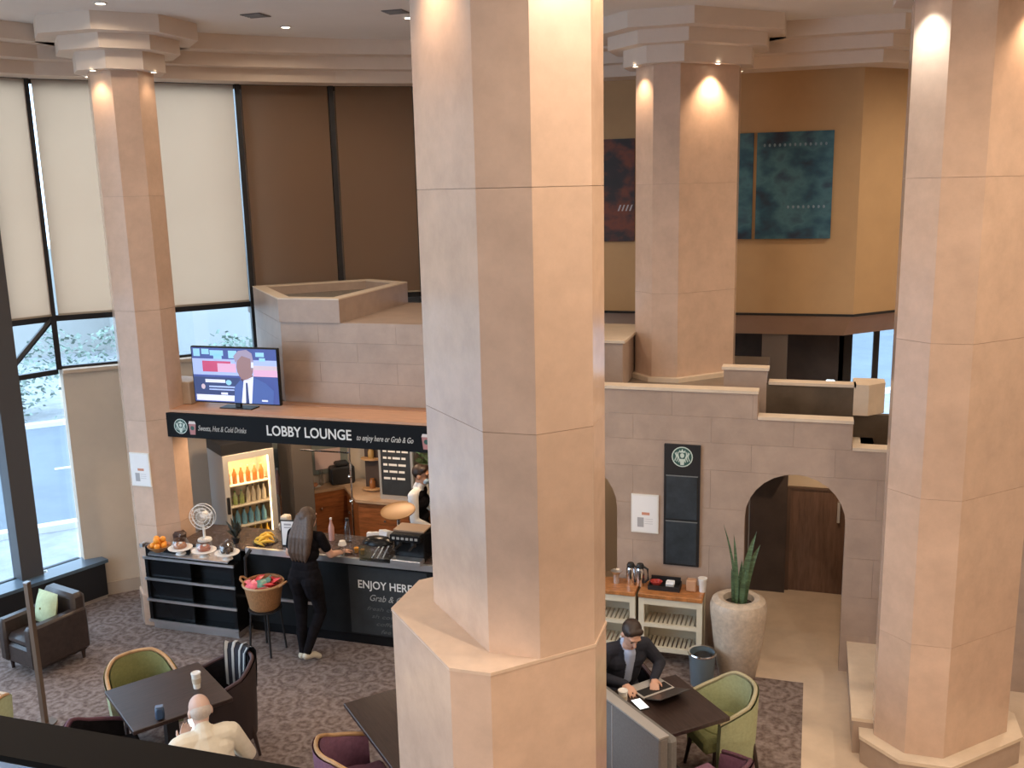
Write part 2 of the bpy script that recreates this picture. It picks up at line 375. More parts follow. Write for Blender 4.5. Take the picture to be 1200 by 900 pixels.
struct('wall_planter', MB().box(-3.2,-1.98,10.35,11.6,2.6,3.1), STONEW)
MB().box(-3.2,-1.95,10.32,11.62,3.1,3.13).build('coping', COPING, bpy.data.objects['wall_planter'])
# ---- stone wall with arches: panels on a backing
def arch_poly(cx, hw, spring, n=14):
    return [(cx-hw,-.2)] + [(cx-hw*math.cos(math.pi*i/n), spring+hw*math.sin(math.pi*i/n)) for i in range(n+1)] + [(cx+hw,-.2)]
ARCHES = [(-.095,.475,1.53),(-2.33,.475,1.53)]
def cutter():
    mb = MB()
    for cx, hw, sp in ARCHES:
        a = arch_poly(cx, hw, sp); mb.loft([[(x,9.2,z) for x, z in a],[(x,9.8,z) for x, z in a]])
    return mb.build('cutter', STONEW)
CUT = cutter()
def cut_obj(o):
    md = o.modifiers.new('cut','BOOLEAN'); md.object = CUT; md.operation = 'DIFFERENCE'; md.solver = 'EXACT'
    dg = bpy.context.evaluated_depsgraph_get(); me = bpy.data.meshes.new_from_object(o.evaluated_get(dg)); o.modifiers.clear(); o.data = me
def top_at(x): return 2.79 if x < -.48 else (2.54 if x < .40 else 2.28)
bk = MB(); bk.prism([(-3.25,0),(2.6,0),(2.6,2.27),(.41,2.27),(.41,2.53),(-.47,2.53),(-.47,2.78),(-3.25,2.78)], 9.425, 9.55)
bk.v = [Vector((v.x, v.z, v.y)) for v in bk.v]
wf = bk.build('wall_front', STONEJ); wf['kind'] = 'structure'; wf['label'] = 'stone clad wall with two arches'; cut_obj(wf); wf['_w'] = (0,0,0)
def near_arch(x0, x1, z0, z1):
    return any(x1 > cx-hw and x0 < cx+hw and z0 < sp+hw for cx, hw, sp in ARCHES)
def in_arch(x0, x1, z0, z1):
    ok = False
    for cx, hw, sp in ARCHES:
        if x0 >= cx-hw and x1 <= cx+hw and z1 <= sp: ok = True
    return ok
rows = [0,.40,.80,1.20,1.60,2.0,2.28,2.54,2.79]
for r in range(len(rows)-1):
    z0, z1 = rows[r], rows[r+1]; x = -3.25 - (.39 if r % 2 else 0)
    edges = []
    while x < 2.6: edges.append(x); x += .78
    edges.append(2.6)
    for a, b in zip(edges[:-1], edges[1:]):
        a = max(a, -3.25)
        for brk in (-.475, .405):      # stop at the steps of the wall top
            if z1 > 2.3 and a < brk < b:
                if z1 <= top_at(a+.01)+.001: pass
                b = min(b, brk) if z1 > top_at(b)+.001 else b
        if b-a < .03 or z1 > top_at(a+.01)+.001 or in_arch(a, b, z0, z1): continue
        o = MB().rbox(a+.0007, b-.0007, 9.40, 9.425, z0+.0007, z1-.0007, .001).build('stone_panel', STONEW, wf)
        if near_arch(a, b, z0, z1): cut_obj(o)
        if len(o.data.polygons) == 0: bpy.data.objects.remove(o)
bpy.data.objects.remove(CUT)
cop = MB()
for x0, x1, z in ((-3.25,-.47,2.79),(-.47,.41,2.54),(.41,2.6,2.28)): cop.box(x0,x1,9.385,9.56,z,z+.03)
cop.build('coping', COPING, wf)
# passage behind the arches
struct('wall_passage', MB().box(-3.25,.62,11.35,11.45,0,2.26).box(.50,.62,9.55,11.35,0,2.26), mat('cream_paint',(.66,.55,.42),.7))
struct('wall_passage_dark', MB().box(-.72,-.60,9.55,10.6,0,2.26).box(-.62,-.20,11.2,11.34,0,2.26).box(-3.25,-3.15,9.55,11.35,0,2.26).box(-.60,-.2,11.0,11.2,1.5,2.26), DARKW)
struct('ceiling_passage', MB().box(-3.25,.62,9.55,11.45,2.20,2.26), mat('cream_paint',(.66,.55,.42)))
d1 = struct('door_1', label='brushed dark brown half door at the end of the arch')
MB().box(-.16,.45,11.31,11.34,0.005,1.27).build('door_leaf', mat('brown_door',(.15,.085,.06),.42,var=.3,scale=5,stretch=(6,1,.6)), d1)
MB().box(-.20,-.16,11.29,11.345,0.005,1.29).box(-.16,.47,11.29,11.345,1.27,1.29).build('door_frame', mat('door_frame_brown',(.10,.06,.045),.5), d1)
MB().box(.36,.39,11.27,11.31,.9,1.15).build('door_handle', STEEL, d1)
# ---- planter block over the bar
blk = struct('wall_block', label='stone clad block above the bar')
POLYB = [(-5.60,9.32),(-3.22,9.32),(-3.22,11.2),(-5.0,11.2),(-5.55,11.5),(-6.66,10.5)]
MB().prism(offset_poly(POLYB,-.03), 2.50, 3.38).build('block_core', STONEJ, blk)
def wall_rows(parent, p, q, zs, w, th, off=0, m=STONEW, nm='stone_panel'):
    p, q = Vector(p), Vector(q); d = (q-p); Ln = d.length; d.normalize(); n = Vector((-d.y, d.x))   # n points into the wall
    for r in range(len(zs)-1):
        x = -(w*.5 if (r+off) % 2 else 0)
        while x < Ln:
            a, b = max(x, 0)+.0008, min(x+w, Ln)-.0008; x += w
            if b-a < .02: continue
            A, B = p+d*a, p+d*b
            MB().prism([tuple(A),tuple(B),tuple(B+n*th),tuple(A+n*th)], zs[r]+.0008, zs[r+1]-.0008).build(nm, m, parent)
ROWB = [2.50,2.75,2.98,3.19,3.40]
wall_rows(blk, POLYB[0], POLYB[1], ROWB, .92, .03)
wall_rows(blk, POLYB[5], POLYB[0], ROWB, .85, .03, 1)
MB().prism(offset_poly(POLYB,-.002), 3.38, 3.41).build('coping', STONEW, blk)
PLN = [(-5.60,9.30),(-4.86,9.30),(-4.86,11.15),(-5.55,11.5),(-6.66,10.5)]
pi = offset_poly(PLN, -.13)
def ring(mb, o, i, z0, z1):
    n = len(o)
    for k in range(n):
        j = (k+1) % n; mb.add([(*o[k],z0),(*o[j],z0),(*i[j],z0),(*i[k],z0),(*o[k],z1),(*o[j],z1),(*i[j],z1),(*i[k],z1)], [(0,3,2,1),(4,5,6,7),(0,1,5,4),(1,2,6,5),(2,3,7,6),(3,0,4,7)])
    return mb
ring(MB(), PLN, pi, 3.41, 3.66).build('planter_rim', STONEW, blk)
ring(MB(), offset_poly(PLN,.004), offset_poly(pi,-.004), 3.66, 3.675).build('rim_coping', COPING, blk)
MB().prism(offset_poly(PLN,-.12), 3.41, 3.56).build('planter_soil', mat('pebble_grey',(.20,.17,.14),.9,var=.25,scale=40), blk)
# ---- bay: low wall, windows, blinds
lw = struct('wall_left', label='beige curved low wall under the window bay')
inn, out_ = offset_line(BAY, .12)[4:11], offset_line(BAY, -.02)[4:11]
MB().prism(out_+inn[::-1], 0, 2.80).build('wall_face', BEIGE, lw)
MB().prism(offset_line(BAY,-.03)[4:11]+offset_line(BAY,.16)[4:11][::-1], 2.80, 2.84).build('coping', mat('beige_coping',(.55,.43,.32),.6,var=.06), lw)
struct('baseboard_left', MB().prism(offset_line(BAY,.12)[4:8]+offset_line(BAY,.14)[4:8][::-1], 0, .16), mat('beige_base',(.45,.37,.30),.6))
BL_LABEL = {2:'cream roller blind beyond the thick grey post', 3:'narrow cream roller blind between thick grey post and slim mullion', 4:'daylit cream roller blind behind the slim stone column',
            5:'daylit cream roller blind above the television', 6:'shaded brown roller blind above the left part of the planter block', 7:'shaded brown roller blind above the right part of the planter block', 8:'shaded roller blind behind the wide stone column', 9:'last shaded roller blind next to ochre wall', 1:'cream roller blind nearest the balcony', 0:'cream roller blind at the start of the window bay'}
for i in range(0, 10):
    a, b = Vector(BAY[i]), Vector(BAY[i+1]); d = (b-a); Ln = d.length; ang = math.atan2(d.y, d.x)
    w = struct('window_%d' % (i+10), label='bay window panel'); M4 = Matrix.Translation((a.x,a.y,0)) @ Matrix.Rotation(ang,4,'Z')
    low = i < 4
    thick = (i == 3)
    fr = MB().box(.03,Ln-.03,-.03,.03,3.40,3.47).box(.03,Ln-.03,-.03,.03,2.78 if low else 2.84,2.84 if low else 2.87).box(.03,Ln-.03,-.03,.03,6.05,6.11)
    if low: fr.box(.03,Ln-.03,-.04,.04,.40,.50)
    fr.xf(M4).build('window_frame', BLACKM, w)
    if thick: MB().box(-.12,.13,-.16,.05,0,6.11).xf(M4).build('window_post', GREYP, w)
    else: MB().box(-.03,.03,-.09,.05,0 if low else 2.84,6.11).xf(M4).build('mullion', BLACKM, w)
    for z0, z1 in ([(.50,2.78)] if low else []) + [(2.84 if low else 2.87,3.40),(3.47,6.05)]:
        MB().box(.03,Ln-.03,-.004,.004,z0,z1).xf(M4).build('pane', WGLASS, w)
    if i == 3:
        MB().tube([(.12,-.02,2.93),(.645,-.02,3.43)], .034, 6).xf(M4).build('brace', BLACKM, w)
    bl = thing('roller_blind', BL_LABEL[i], 'roller blind', (*(M4 @ Vector((Ln/2,-.075,3.47))).xy, 3.47), ang, 'roller blinds of the curved window bay')
    g = .055 if not thick else .15
    MB().box(-Ln/2+g,Ln/2-.055,-.002,.002,.02,2.62).build('blind_cloth', BLIND, bl)
    MB().box(-Ln/2+g,Ln/2-.055,-.009,.009,0,.022).build('bottom_bar', mat('bar_cream',(.35,.29,.22),.5), bl)
    if i >= 6:      # unseen wall added outside these panels to block daylight from the blinds
        struct('wall_unseen_block_%d' % i, MB().box(-.02,Ln+.02,.12,.3,3.3,6.6).xf(M4), mat('unseen_block_wall',(.25,.2,.17),.9))
struct('trim_5', MB().rbox(-6.98,-6.60,8.98,9.30,2.503,2.76,.008), mat('beige_coping',(.55,.43,.32)), label='beige block at the left end of the canopy')
# window sill box
sb = thing('sill_heater', 'black heater box with blue grey top under the tall window', 'heater', (-8.35,8.7,0), math.atan2(.63,.24))
MB().box(-1.4,.42,-.13,.16,.05,.46).build('body', BLACKS, sb); MB().box(-1.42,.45,-.16,.18,.46,.50).build('top', mat('sill_blue_grey',(.10,.15,.20),.3), sb); MB().box(-1.4,.42,-.11,.14,0,.05).build('plinth', mat('beige_base',(.45,.37,.30),.6), sb)
# ---- bar back room
bw = struct('wall_bar', label='walls of the bar recess')
MB().box(-5.45,-4.84,10.95,11.05,0,2.44).build('wall_face', BEIGE, bw)
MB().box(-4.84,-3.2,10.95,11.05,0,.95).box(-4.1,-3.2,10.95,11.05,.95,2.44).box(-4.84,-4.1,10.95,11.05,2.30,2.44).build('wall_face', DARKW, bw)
MB().box(-3.25,-3.15,8.75,11.0,0,2.44).build('wall_side', BEIGE, bw)
struct('ceiling_bar', MB().prism([(-3.2,8.76),(-3.2,11.2),(-5.55,11.45),(-6.7,10.5),(-7.2,9.95),(-6.88,9.3),(-6.88,8.76)], 2.44, 2.47), mat('bar_ceiling',(.30,.25,.21),.8))

# ================================================================ COLUMNS
def stone_faces(root, poly, zs, m=STONE, only=None):
    c = Vector(root['_w']).xy; n = len(poly); cache = {}
    ip = offset_poly(poly, -.03)
    for k in range(len(zs)-1):
        h = round(zs[k+1]-zs[k], 3)
        for i in range(n):
            j = (i+1) % n
            if (i, h) not in cache:
                mb = MB(); g = .0012
                mb.prism([Vector(poly[i])-c, Vector(poly[j])-c, Vector(ip[j])-c, Vector(ip[i])-c], g, h-g); cache[(i,h)] = mb.mesh('stone_panel', m)
            link('stone_panel', cache[(i,h)], root, (0,0,zs[k]))
    MB().prism([Vector(p)-c for p in offset_poly(poly,-.008)], zs[0], zs[-1]).build('core', STONEJ, root)
def capital(root, poly, offs=(.13,.29,.47)):
    c = Vector(root['_w']).xy
    for d, z0, z1 in zip(offs, (6.06,6.24,6.38), (6.24,6.38,6.552)):
        MB().prism([Vector(p)-c for p in offset_poly(poly, d)], z0, z1).build('capital_step', PLASTER, root)
def centre(poly): return sum((Vector(p) for p in poly), Vector((0,0)))/len(poly)
def rel(poly, root): c = Vector(root['_w']).xy; return [Vector(p)-c for p in poly]
CC = [(-2.08,4.96),(-1.56,4.44),(-1.28,4.44),(-1.045,4.675),(-1.045,4.955),(-1.565,5.475),(-1.845,5.475),(-2.08,5.24)]
c0 = thing('stone_column', 'wide pink beige stone column rising from a broad stone pedestal', 'column', (*centre(CC),0))
stone_faces(c0, CC, [2.4,3.6,4.8,6.1]); capital(c0, CC)
PD = [(-2.29,4.82),(-1.705,4.235),(-1.485,4.235),(-1.042,4.678),(-1.042,4.958),(-1.567,5.483),(-2.05,5.483),(-2.29,5.24)]
stone_faces(c0, PD, [0,1.2,2.385]); MB().prism(rel(offset_poly(PD,.004),c0), 2.385, 2.402).build('pedestal_top', mat('pedestal_top_stone',(.66,.50,.385),.3,var=.08,scale=5), c0)
RC = [(.62,7.86),(.84,7.64),(1.13,7.64),(1.68,8.19),(1.68,8.47),(1.46,8.69),(1.17,8.69),(.62,8.14)]
c1 = thing('stone_column', 'tall stone column on a low plinth beside the pale floor strip', 'column', (*centre(RC),0))
stone_faces(c1, RC, [.25,1.2,2.4,3.6,4.8,6.1]); capital(c1, RC)
MB().prism(rel(offset_poly(RC,.10),c1), 0, .22).build('plinth', STONEW, c1); MB().prism(rel(offset_poly(RC,.115),c1), .22, .25).build('plinth_top', COPING, c1)
BC = [(-1.96,11.02),(-1.73,10.79),(-1.44,10.79),(-.87,11.36),(-.87,11.64),(-1.10,11.87),(-1.39,11.87),(-1.96,11.30)]
c2 = thing('stone_column', 'stone column standing on the planter terrace in front of the pictures', 'column', (*centre(BC),2.6))
for p in [0]:
    c2['_w'] = (*centre(BC),0); stone_faces(c2, BC, [2.65,3.6,4.8,6.1]); capital(c2, BC)
    MB().prism(rel(offset_poly(BC,.07),c2), 2.6, 2.65).build('plinth', COPING, c2)
    for ch in c2.children: ch.location.z -= 2.6
s_ = .26; a_ = .31
LC = [(-7.01+x, 8.86+y) for x, y in ((-a_,-s_/2),(-s_/2,-a_),(s_/2,-a_),(a_,-s_/2),(a_,s_/2),(s_/2,a_),(-s_/2,a_),(-a_,s_/2))]
c3 = thing('stone_column', 'slim stone column beside the bar with a framed notice', 'column', (*centre(LC),0))
stone_faces(c3, LC, [.36,1.2,2.4,3.6,4.8,6.1]); capital(c3, LC, (.12,.27,.45))
MB().prism(rel(offset_poly(LC,.02),c3), 0, .36).build('plinth', STONE, c3)
# low parapet running to the right column
pp = struct('wall_parapet', MB().box(.46,.70,7.95,9.40,0,.30), STONEW, label='low stone parapet beside the right column'); pp['_w'] = (0,0,0)
MB().box(.445,.715,7.95,9.40,.30,.33).build('coping', COPING, pp)

# ================================================================ LIGHTS
def downlight(x, y, z, power, label, group, col=WARM, ang=150, r=.045, aim=None, blend=.6):
    t = thing('downlight', label, 'ceiling light', (x,y,z), 0, group)
    MB().lathe([(r,-.012),(r+.014,-.010),(r+.016,0),(r,0)], 16, cap=False).build('trim_ring', mat('lamp_trim',(.75,.72,.66),.4), t)
    MB().lathe([(r*.98,-.004),(r*.98,-.008)], 16).build('lens', LENS, t)
    ld = bpy.data.lights.new('downlight_lamp','SPOT'); ld.energy = power*LAMP; ld.color = col; ld.spot_size = math.radians(ang); ld.spot_blend = blend; ld.shadow_soft_size = r*.9
    lo = bpy.data.objects.new('downlight_lamp', ld); COL.objects.link(lo); lo.parent = t; lo.location = (0,0,-.03)
    if aim is not None: lo.rotation_euler = (Vector(aim)-Vector((x,y,z))).to_track_quat('-Z','Y').to_euler()
    return t
GL = 'recessed lights in the flat ceiling'
for x, y in [(-5.52,9.72),(-4.1,9.75),(-6.35,7.85),(-4.0,7.6),(-2.2,7.2),(0,6.6),(-5.6,5.6),(-3.6,3.2),(.2,3.6),(2.8,6.2),(3.4,3.0),(-6.6,3.0),(-7.6,5.8),(1.8,.2),(-4.6,.6),(4.4,9.2),(2.9,11.4),(1.4,5.0)]:
    downlight(x, y, 6.549, 105*{(-6.35,7.85):.22,(-5.52,9.72):.5,(-4.1,9.75):.5,(.2,3.6):2.3,(1.4,5.0):1.5,(2.8,6.2):1.5,(3.4,3.0):1.9,(0,6.6):.2,(2.9,11.4):3,(4.4,9.2):2,(-2.2,7.2):.7,(-4.0,7.6):.6,(-5.6,5.6):.7}.get((x,y), .5 if (y < 4 or x < -6) else 1), {(-5.52,9.72):'recessed ceiling light over the planter block above the bar',(-4.1,9.75):'recessed ceiling light next to the dark vent',(-6.35,7.85):'recessed ceiling light in front of the slim column capital'}.get((x,y),'unseen fill light added in the flat white ceiling out over the lobby'), GL, NEUT, 165)  # lamps out over the lobby are unseen, added to fill the room
GC = 'small lights under the stone capitals'
def caplights(poly, label, faces, power, d=.12, col=WARM, cols={}):
    for i in faces:
        a, b = Vector(poly[i]), Vector(poly[(i+1) % len(poly)]); e = (b-a).normalized(); p = (a+b)/2 + Vector((e.y,-e.x))*d
        downlight(p.x, p.y, 6.059, power, label, GC, cols.get(i, col), 100, .03, blend=.9)
caplights(CC, 'small light under the capital of the wide pedestal column', [0,2,3], 44, cols={2:(1,.95,.88)})
caplights(RC, 'small light under the capital of the plinth column', [0,2], 40, cols={0:(.95,1,.96)})
caplights(BC, 'small light under the capital of the terrace column', [0,4], 30); caplights(BC, 'brighter light under the wide side of the terrace column capital', [2], 75)
caplights(LC, 'small light under the capital of the slim column', [1], 16, .10); caplights(LC, 'faint small light at the side of the slim column capital', [7,3], 4, .10)
for x, y in ((-5.9,9.9),(-4.8,9.9),(-3.9,9.6),(-6.2,9.2)):
    downlight(x, y, 2.438, 34, 'small recessed light inside the bar canopy', 'lights inside the bar canopy', WARM, 150, .03)
for x, y in ((-3.2,.2),(-1.6,.0),(.4,.2),(2.2,.1)):
    downlight(x, y, 3.148, 120, 'unseen fill light added in the underside of the balcony', 'added fill lights under the balcony', NEUT, 178, blend=.15)  # unseen lamps added to brighten the pedestal and near carpet
downlight(.15, 10.6, 2.198, 26, 'recessed light over the passage behind the arch', None, WARM, 120, .035)
downlight(-2.3, 10.6, 2.198, 14, 'recessed light over the passage of the hidden arch', None, WARM, 120, .035)
for nm, x, y in (('vent', -4.09, 9.40), ('vent', -5.44, 9.0)):
    v = thing('ceiling_vent', 'dark square air vent near the ceiling lights over the bar', 'vent', (x,y,6.55), 0, 'ceiling vents')
    MB().box(-.11,.11,-.11,.11,-.008,-.001).build('grille', mat('vent_dark',(.12,.10,.09),.6), v)
    for k in range(4): MB().box(-.1,.1,-.09+k*.05,-.075+k*.05,-.014,-.008).build('slat', mat('vent_slat',(.25,.22,.2),.6), v)

# ================================================================ OUTSIDE
struct('ground_outside', MB().prism([(-9.9,-20),(-80,-20),(-80,60),(30,60),(30,14.7),(2.4,14.7),(-2.9,12.75),(-5.1,12.2),(-7,10.9),(-8.6,9.2),(-9.2,7.3),(-9.9,4.9)],-.35,-.22), PAVEM)
OD = math.radians(132)      # road direction
def oxf(mb): return mb.xf(Matrix.Translation((-8.6,9.2,0)) @ Matrix.Rotation(math.radians(45),4,'Z'))
struct('road', oxf(MB().box(-60,60,3.4,10.8,-.22,-.20)), ROADM)
struct('kerb', oxf(MB().box(-60,60,3.2,3.4,-.22,-.12).box(-60,60,10.8,11.0,-.22,-.10)), KERBM)
for k in range(9): single('lane_mark', oxf(MB().box(-16+k*4,-14.4+k*4,6.9,7.02,-.2,-.195)), KERBM, 'white dash painted on the road outside', 'road marking', group='white road dashes')
struct('building_outside', oxf(MB().box(-40,2.5,22,24,-.22,3.2).box(2.5,60,20,22,-.22,9)), BUILDM)
hd = MB(); rg = random.Random(3)
for k in range(11000):
    u = rg.uniform(-18,14); v = rg.gauss(12.3,.45); hmax = 1.5+.55*math.sin(u*1.3)+.35*math.sin(u*3.1+1); z = -.2+hmax*rg.random()**.6
    s2 = rg.uniform(.025,.075); a = rg.uniform(0,6.28); t2 = rg.uniform(-.9,.9); c = Vector((u,v,z)); e1 = Vector((math.cos(a),math.sin(a),t2))*s2; e2 = Vector((-math.sin(a),math.cos(a),rg.uniform(-.6,.9)))*s2
    hd.add([c-e1,c-e2,c+e1,c+e2],[(0,1,2,3)])
h = single('hedge', oxf(hd), mat('hedge_leaf',(.20,.27,.22),.6,var=.5,scale=3), 'leafy hedge along the far side of the road outside', 'hedge'); h['kind'] = 'stuff'
# ================================================================ BAR
# canopy and sign
cn = thing('bar_canopy', 'pale wood canopy shelf above the bar sign', 'canopy', (-5.2,8.74,2.47))
MB().box(-7.0,-3.25,8.73,9.32,2.472,2.50).build('canopy_board', PINEW, cn, world=True)
MB().box(-7.0,-3.25,9.20,9.3,2.50,2.515).build('back_strip', mat('strip_brown',(.40,.21,.12),.5), cn, world=True)
SY = 8.70
sg = thing('bar_sign', 'long black sign board lettered LOBBY LOUNGE over the bar', 'sign', (-5.2,SY,2.20))
MB().box(-6.86,-3.30,SY,SY+.03,2.20,2.47).build('board', mat('sign_black',(.007,.008,.010),.65,spec=.15), sg, world=True)
def put_text(root, body, x, z, size, y, m=CHALKW, width=None, **kw):
    mb = text_mb(body, size, **kw)
    if width:
        w = max(v.x for v in mb.v)-min(v.x for v in mb.v); mb.xf(Matrix.Diagonal((width/w,1,1,1)))
    x0 = min(v.x for v in mb.v); shift(mb, x-x0, y, z); return mb.build('lettering', m, root, world=True)
put_text(sg, 'LOBBY LOUNGE', -5.48, 2.285, .155, SY-.003, width=.99, bold=.002)
put_text(sg, 'Sweets, Hot & Cold Drinks', -6.33, 2.29, .085, SY-.003, width=.60, shear=.35, m=mat('chalk_grey',(.50,.50,.48),.8))
put_text(sg, 'to enjoy here or Grab & Go', -4.43, 2.29, .085, SY-.003, width=.63, shear=.35, m=mat('chalk_grey2',(.62,.62,.60),.8))
def disc(mb, cx, cz, r, y, mi=0, n=24, sx=1): return mb.add([(cx+sx*r*math.cos(2*math.pi*k/n), y, cz+r*math.sin(2*math.pi*k/n)) for k in range(n)], [list(range(n))], mi)
def emblem(root, cx, cz, r, y):
    mb = MB(); disc(mb, cx, cz, r, y, 0); disc(mb, cx, cz, r*.90, y-.001, 1)
    e = y-.002
    for sgn in (-1, 1):        # wavy side strands
        for k in range(3):
            pts = []
            for t in range(7):
                u = t/6; pts.append((cx+sgn*r*(.34+.14*k+.07*math.sin(u*6+k)), cz+r*(.52-1.05*u)*(1-.12*k)))
            w = r*.045
            mb.add([(p[0]-w,e,p[1]) for p in pts]+[(p[0]+w,e,p[1]) for p in pts], [(i,i+1,i+8,i+7) for i in range(6)], 2)
    disc(mb, cx, cz+r*.14, r*.23, e, 2, sx=.85)
    mb.add([(cx-r*.26,e,cz+r*.42),(cx+r*.26,e,cz+r*.42),(cx+r*.3,e,cz+r*.68),(cx+r*.12,e,cz+r*.55),(cx,e,cz+r*.80),(cx-r*.12,e,cz+r*.55),(cx-r*.3,e,cz+r*.68)], [(0,1,2,3,4,5,6)], 2)
    mb.add([(cx-r*.24,e,cz-r*.2),(cx+r*.24,e,cz-r*.2),(cx+r*.16,e,cz-r*.8),(cx-r*.16,e,cz-r*.8)], [(0,1,2,3)], 2)
    return mb.build('emblem', [PALEG, TEAL, PALEG], root, world=True)
def cup_print(root, cx, cz, h, y):
    mb = MB(); w = h*.3
    mb.add([(cx-w*.72,y,cz-h/2),(cx+w*.72,y,cz-h/2),(cx+w,y,cz+h*.3),(cx-w,y,cz+h*.3)],[(0,1,2,3)],0)
    mb.add([(cx-w*1.05,y-.001,cz+h*.3),(cx+w*1.05,y-.001,cz+h*.3),(cx+w*.8,y-.001,cz+h/2),(cx-w*.8,y-.001,cz+h/2)],[(0,1,2,3)],1)
    disc(mb, cx, cz-.01*h, h*.16, y-.001, 2)
    return mb.build('cup_picture', [mat('cup_print_pink',(.45,.20,.20),.6), mat('cup_print_lid',(.72,.66,.64),.6), TEAL], root, world=True)
emblem(sg, -6.55, 2.325, .085, SY-.003); cup_print(sg, -6.40, 2.315, .15, SY-.006)
cup_print(sg, -3.66, 2.315, .16, SY-.004); emblem(sg, -3.50, 2.32, .08, SY-.003)
# television on the canopy
tv = thing('television', 'flat television on the canopy showing a newsreader in a blue suit', 'television', (-5.97,8.95,2.50))
MB().rbox(-.54,.54,-.02,.03,.05,.68,.008).build('frame', BLACKG, tv)
MB().box(-.2,.2,-.06,.10,0,.012).box(-.03,.03,-.01,.03,.0,.08).build('stand', BLACKS, tv)
TC = [(.05,.075,.30),(.40,.50,.82),(.55,.06,.16),(.75,.42,.62),(.34,.28,.40),(.30,.17,.17),(.06,.11,.36),(.78,.82,1.0),(.03,.045,.16),(.30,.62,.80),(.62,.50,.58)]
TM = []
for k, c in enumerate(TC):
    TM.append(mat('tv_picture_%d' % k, c, .3, emit=.42))
sc = MB(); SW, SH = 1.05, .60
def sp(pts, mi, lay): sc.add([(-SW/2+SW*u, -.0205-.0006*lay, .065+SH*v) for u, v in pts], [list(range(len(pts)))], mi)
def sr(u0, v0, u1, v1, mi, lay): sp([(u0,v0),(u1,v0),(u1,v1),(u0,v1)], mi, lay)
sr(0,0,1,1,0,0); sr(0,.50,1,.80,1,1); sr(.12,.56,.46,.76,2,2); sr(.30,.56,.52,.72,3,3); sr(.72,.50,1,.62,3,2); sr(.72,.62,1,.70,10,2)
for u, v, w, hh in ((.02,.84,.08,.14),(.12,.88,.09,.10),(.22,.86,.16,.10),(.26,.80,.10,.08),(.44,.82,.10,.14),(.76,.86,.10,.08),(.80,.78,.07,.06)): sr(u,v,u+w,v+hh,9,3)
sr(0,.13,.56,.46,8,3); sr(.02,.02,.55,.13,7,3); sr(.14,.36,.38,.42,7,4); sr(.18,.27,.52,.30,1,4); sr(.18,.22,.48,.245,1,4); sr(.32,.14,.40,.18,7,4)
sp([(.42+.035*math.cos(k*.52),.37+.05*math.sin(k*.52)) for k in range(12)],9,4); sp([(.11+.025*math.cos(k*.52),.28+.05*math.sin(k*.52)) for k in range(12)],10,4)
sp([(.47,0),(.93,0),(.95,.25),(.86,.38),(.70,.50),(.58,.46),(.49,.30)],6,5); sp([(.56,0),(.68,0),(.72,.50),(.60,.42)],7,6); sp([(.61,0),(.65,0),(.645,.38),(.625,.38)],8,7)
sp([(.595+.098*math.cos(t*.393)+.03,.66+.235*math.sin(t*.393)) for t in range(16)],5,6); sp([(.52,.74),(.50,.86),(.56,.96),(.66,.985),(.72,.92),(.735,.74),(.705,.60),(.70,.82),(.60,.87)],4,7)
sp([(.70,.66),(.73,.66),(.735,.76),(.705,.76)],7,8); sr(.80,.045,.87,.075,7,8); sp([(.56,.44),(.60,.38),(.70,.44),(.715,.52),(.60,.5)],5,5)
sc.build('screen_picture', TM, tv)
# display unit (left part of the counter)
du = thing('display_unit', 'black tiered display unit with steel edges at the bar end', 'display unit', (-6.45,8.75,0))
MB().box(-6.67,-5.88,8.62,9.2,.08,.98).box(-7.02,-6.45,8.50,8.535,.08,.98).box(-7.02,-6.98,8.47,8.50,.08,.86).box(-5.92,-5.88,8.47,8.62,.08,.86).build('body', BLACKG, du, world=True)
MB().box(-6.67,-5.9,8.50,9.2,0,.08).box(-7.0,-6.67,8.50,8.535,0,.08).build('kick_plate', STEEL, du, world=True)
for z in (.09,.34,.59,.84):
    s1 = MB().box(-6.98,-6.67,8.47,8.50,z,z+.02).box(-6.67,-5.92,8.47,8.62,z,z+.02).build('shelf', BLACKG, du, world=True)
    MB().box(-7.03,-5.87,8.455,8.47,z,z+.028).build('shelf_edge', STEEL, s1).location = -Vector(du['_w'])
MB().add([(-6.96,8.46,.90),(-5.94,8.46,.90),(-5.94,8.62,.965),(-6.96,8.62,.965),(-6.96,8.46,.885),(-5.94,8.46,.885),(-5.94,8.62,.95),(-6.96,8.62,.95)],[(0,1,2,3),(4,7,6,5),(0,4,5,1),(1,5,6,2),(2,6,7,3),(3,7,4,0)]).build('tray_rail', STEEL, du, world=True)
# bar front
bf = thing('bar_counter', 'black bar front with chalk lettering ENJOY HERE', 'bar counter', (-4.6,8.95,0))
MB().box(-5.87,-3.27,8.74,9.2,0,.98).build('body', BLACKG, bf, world=True)
MB().box(-5.86,-3.28,8.71,8.74,.12,.93).build('front_panel', mat('bar_front_black',(.009,.011,.013),.4,var=.3,scale=4,spec=.25), bf, world=True)
MB().box(-5.86,-5.0,8.695,8.71,.40,.43).build('front_rail', STEEL, bf, world=True)
MB().box(-4.62,-3.72,8.70,8.71,.14,.90).build('chalk_panel', CHALK, bf, world=True)
put_text(bf, 'ENJOY HERE', -4.51, .665, .125, 8.696, width=.62, bold=.001)
put_text(bf, 'Grab & Go', -4.38, .53, .10, 8.696, width=.42, shear=.35, m=mat('chalk_dim',(.36,.37,.36),.8))
for k in range(4): put_text(bf, 'fresh coffee and cakes'[k*3:k*3+9], -4.42+.05*k, .42-.085*k, .06, 8.696, width=.36, shear=.3, m=mat('chalk_faint',(.10,.11,.11),.8))
wt = thing('bar_worktop', 'dark stone bar worktop with bright steel nosing', 'worktop', (-5.1,8.95,.98))
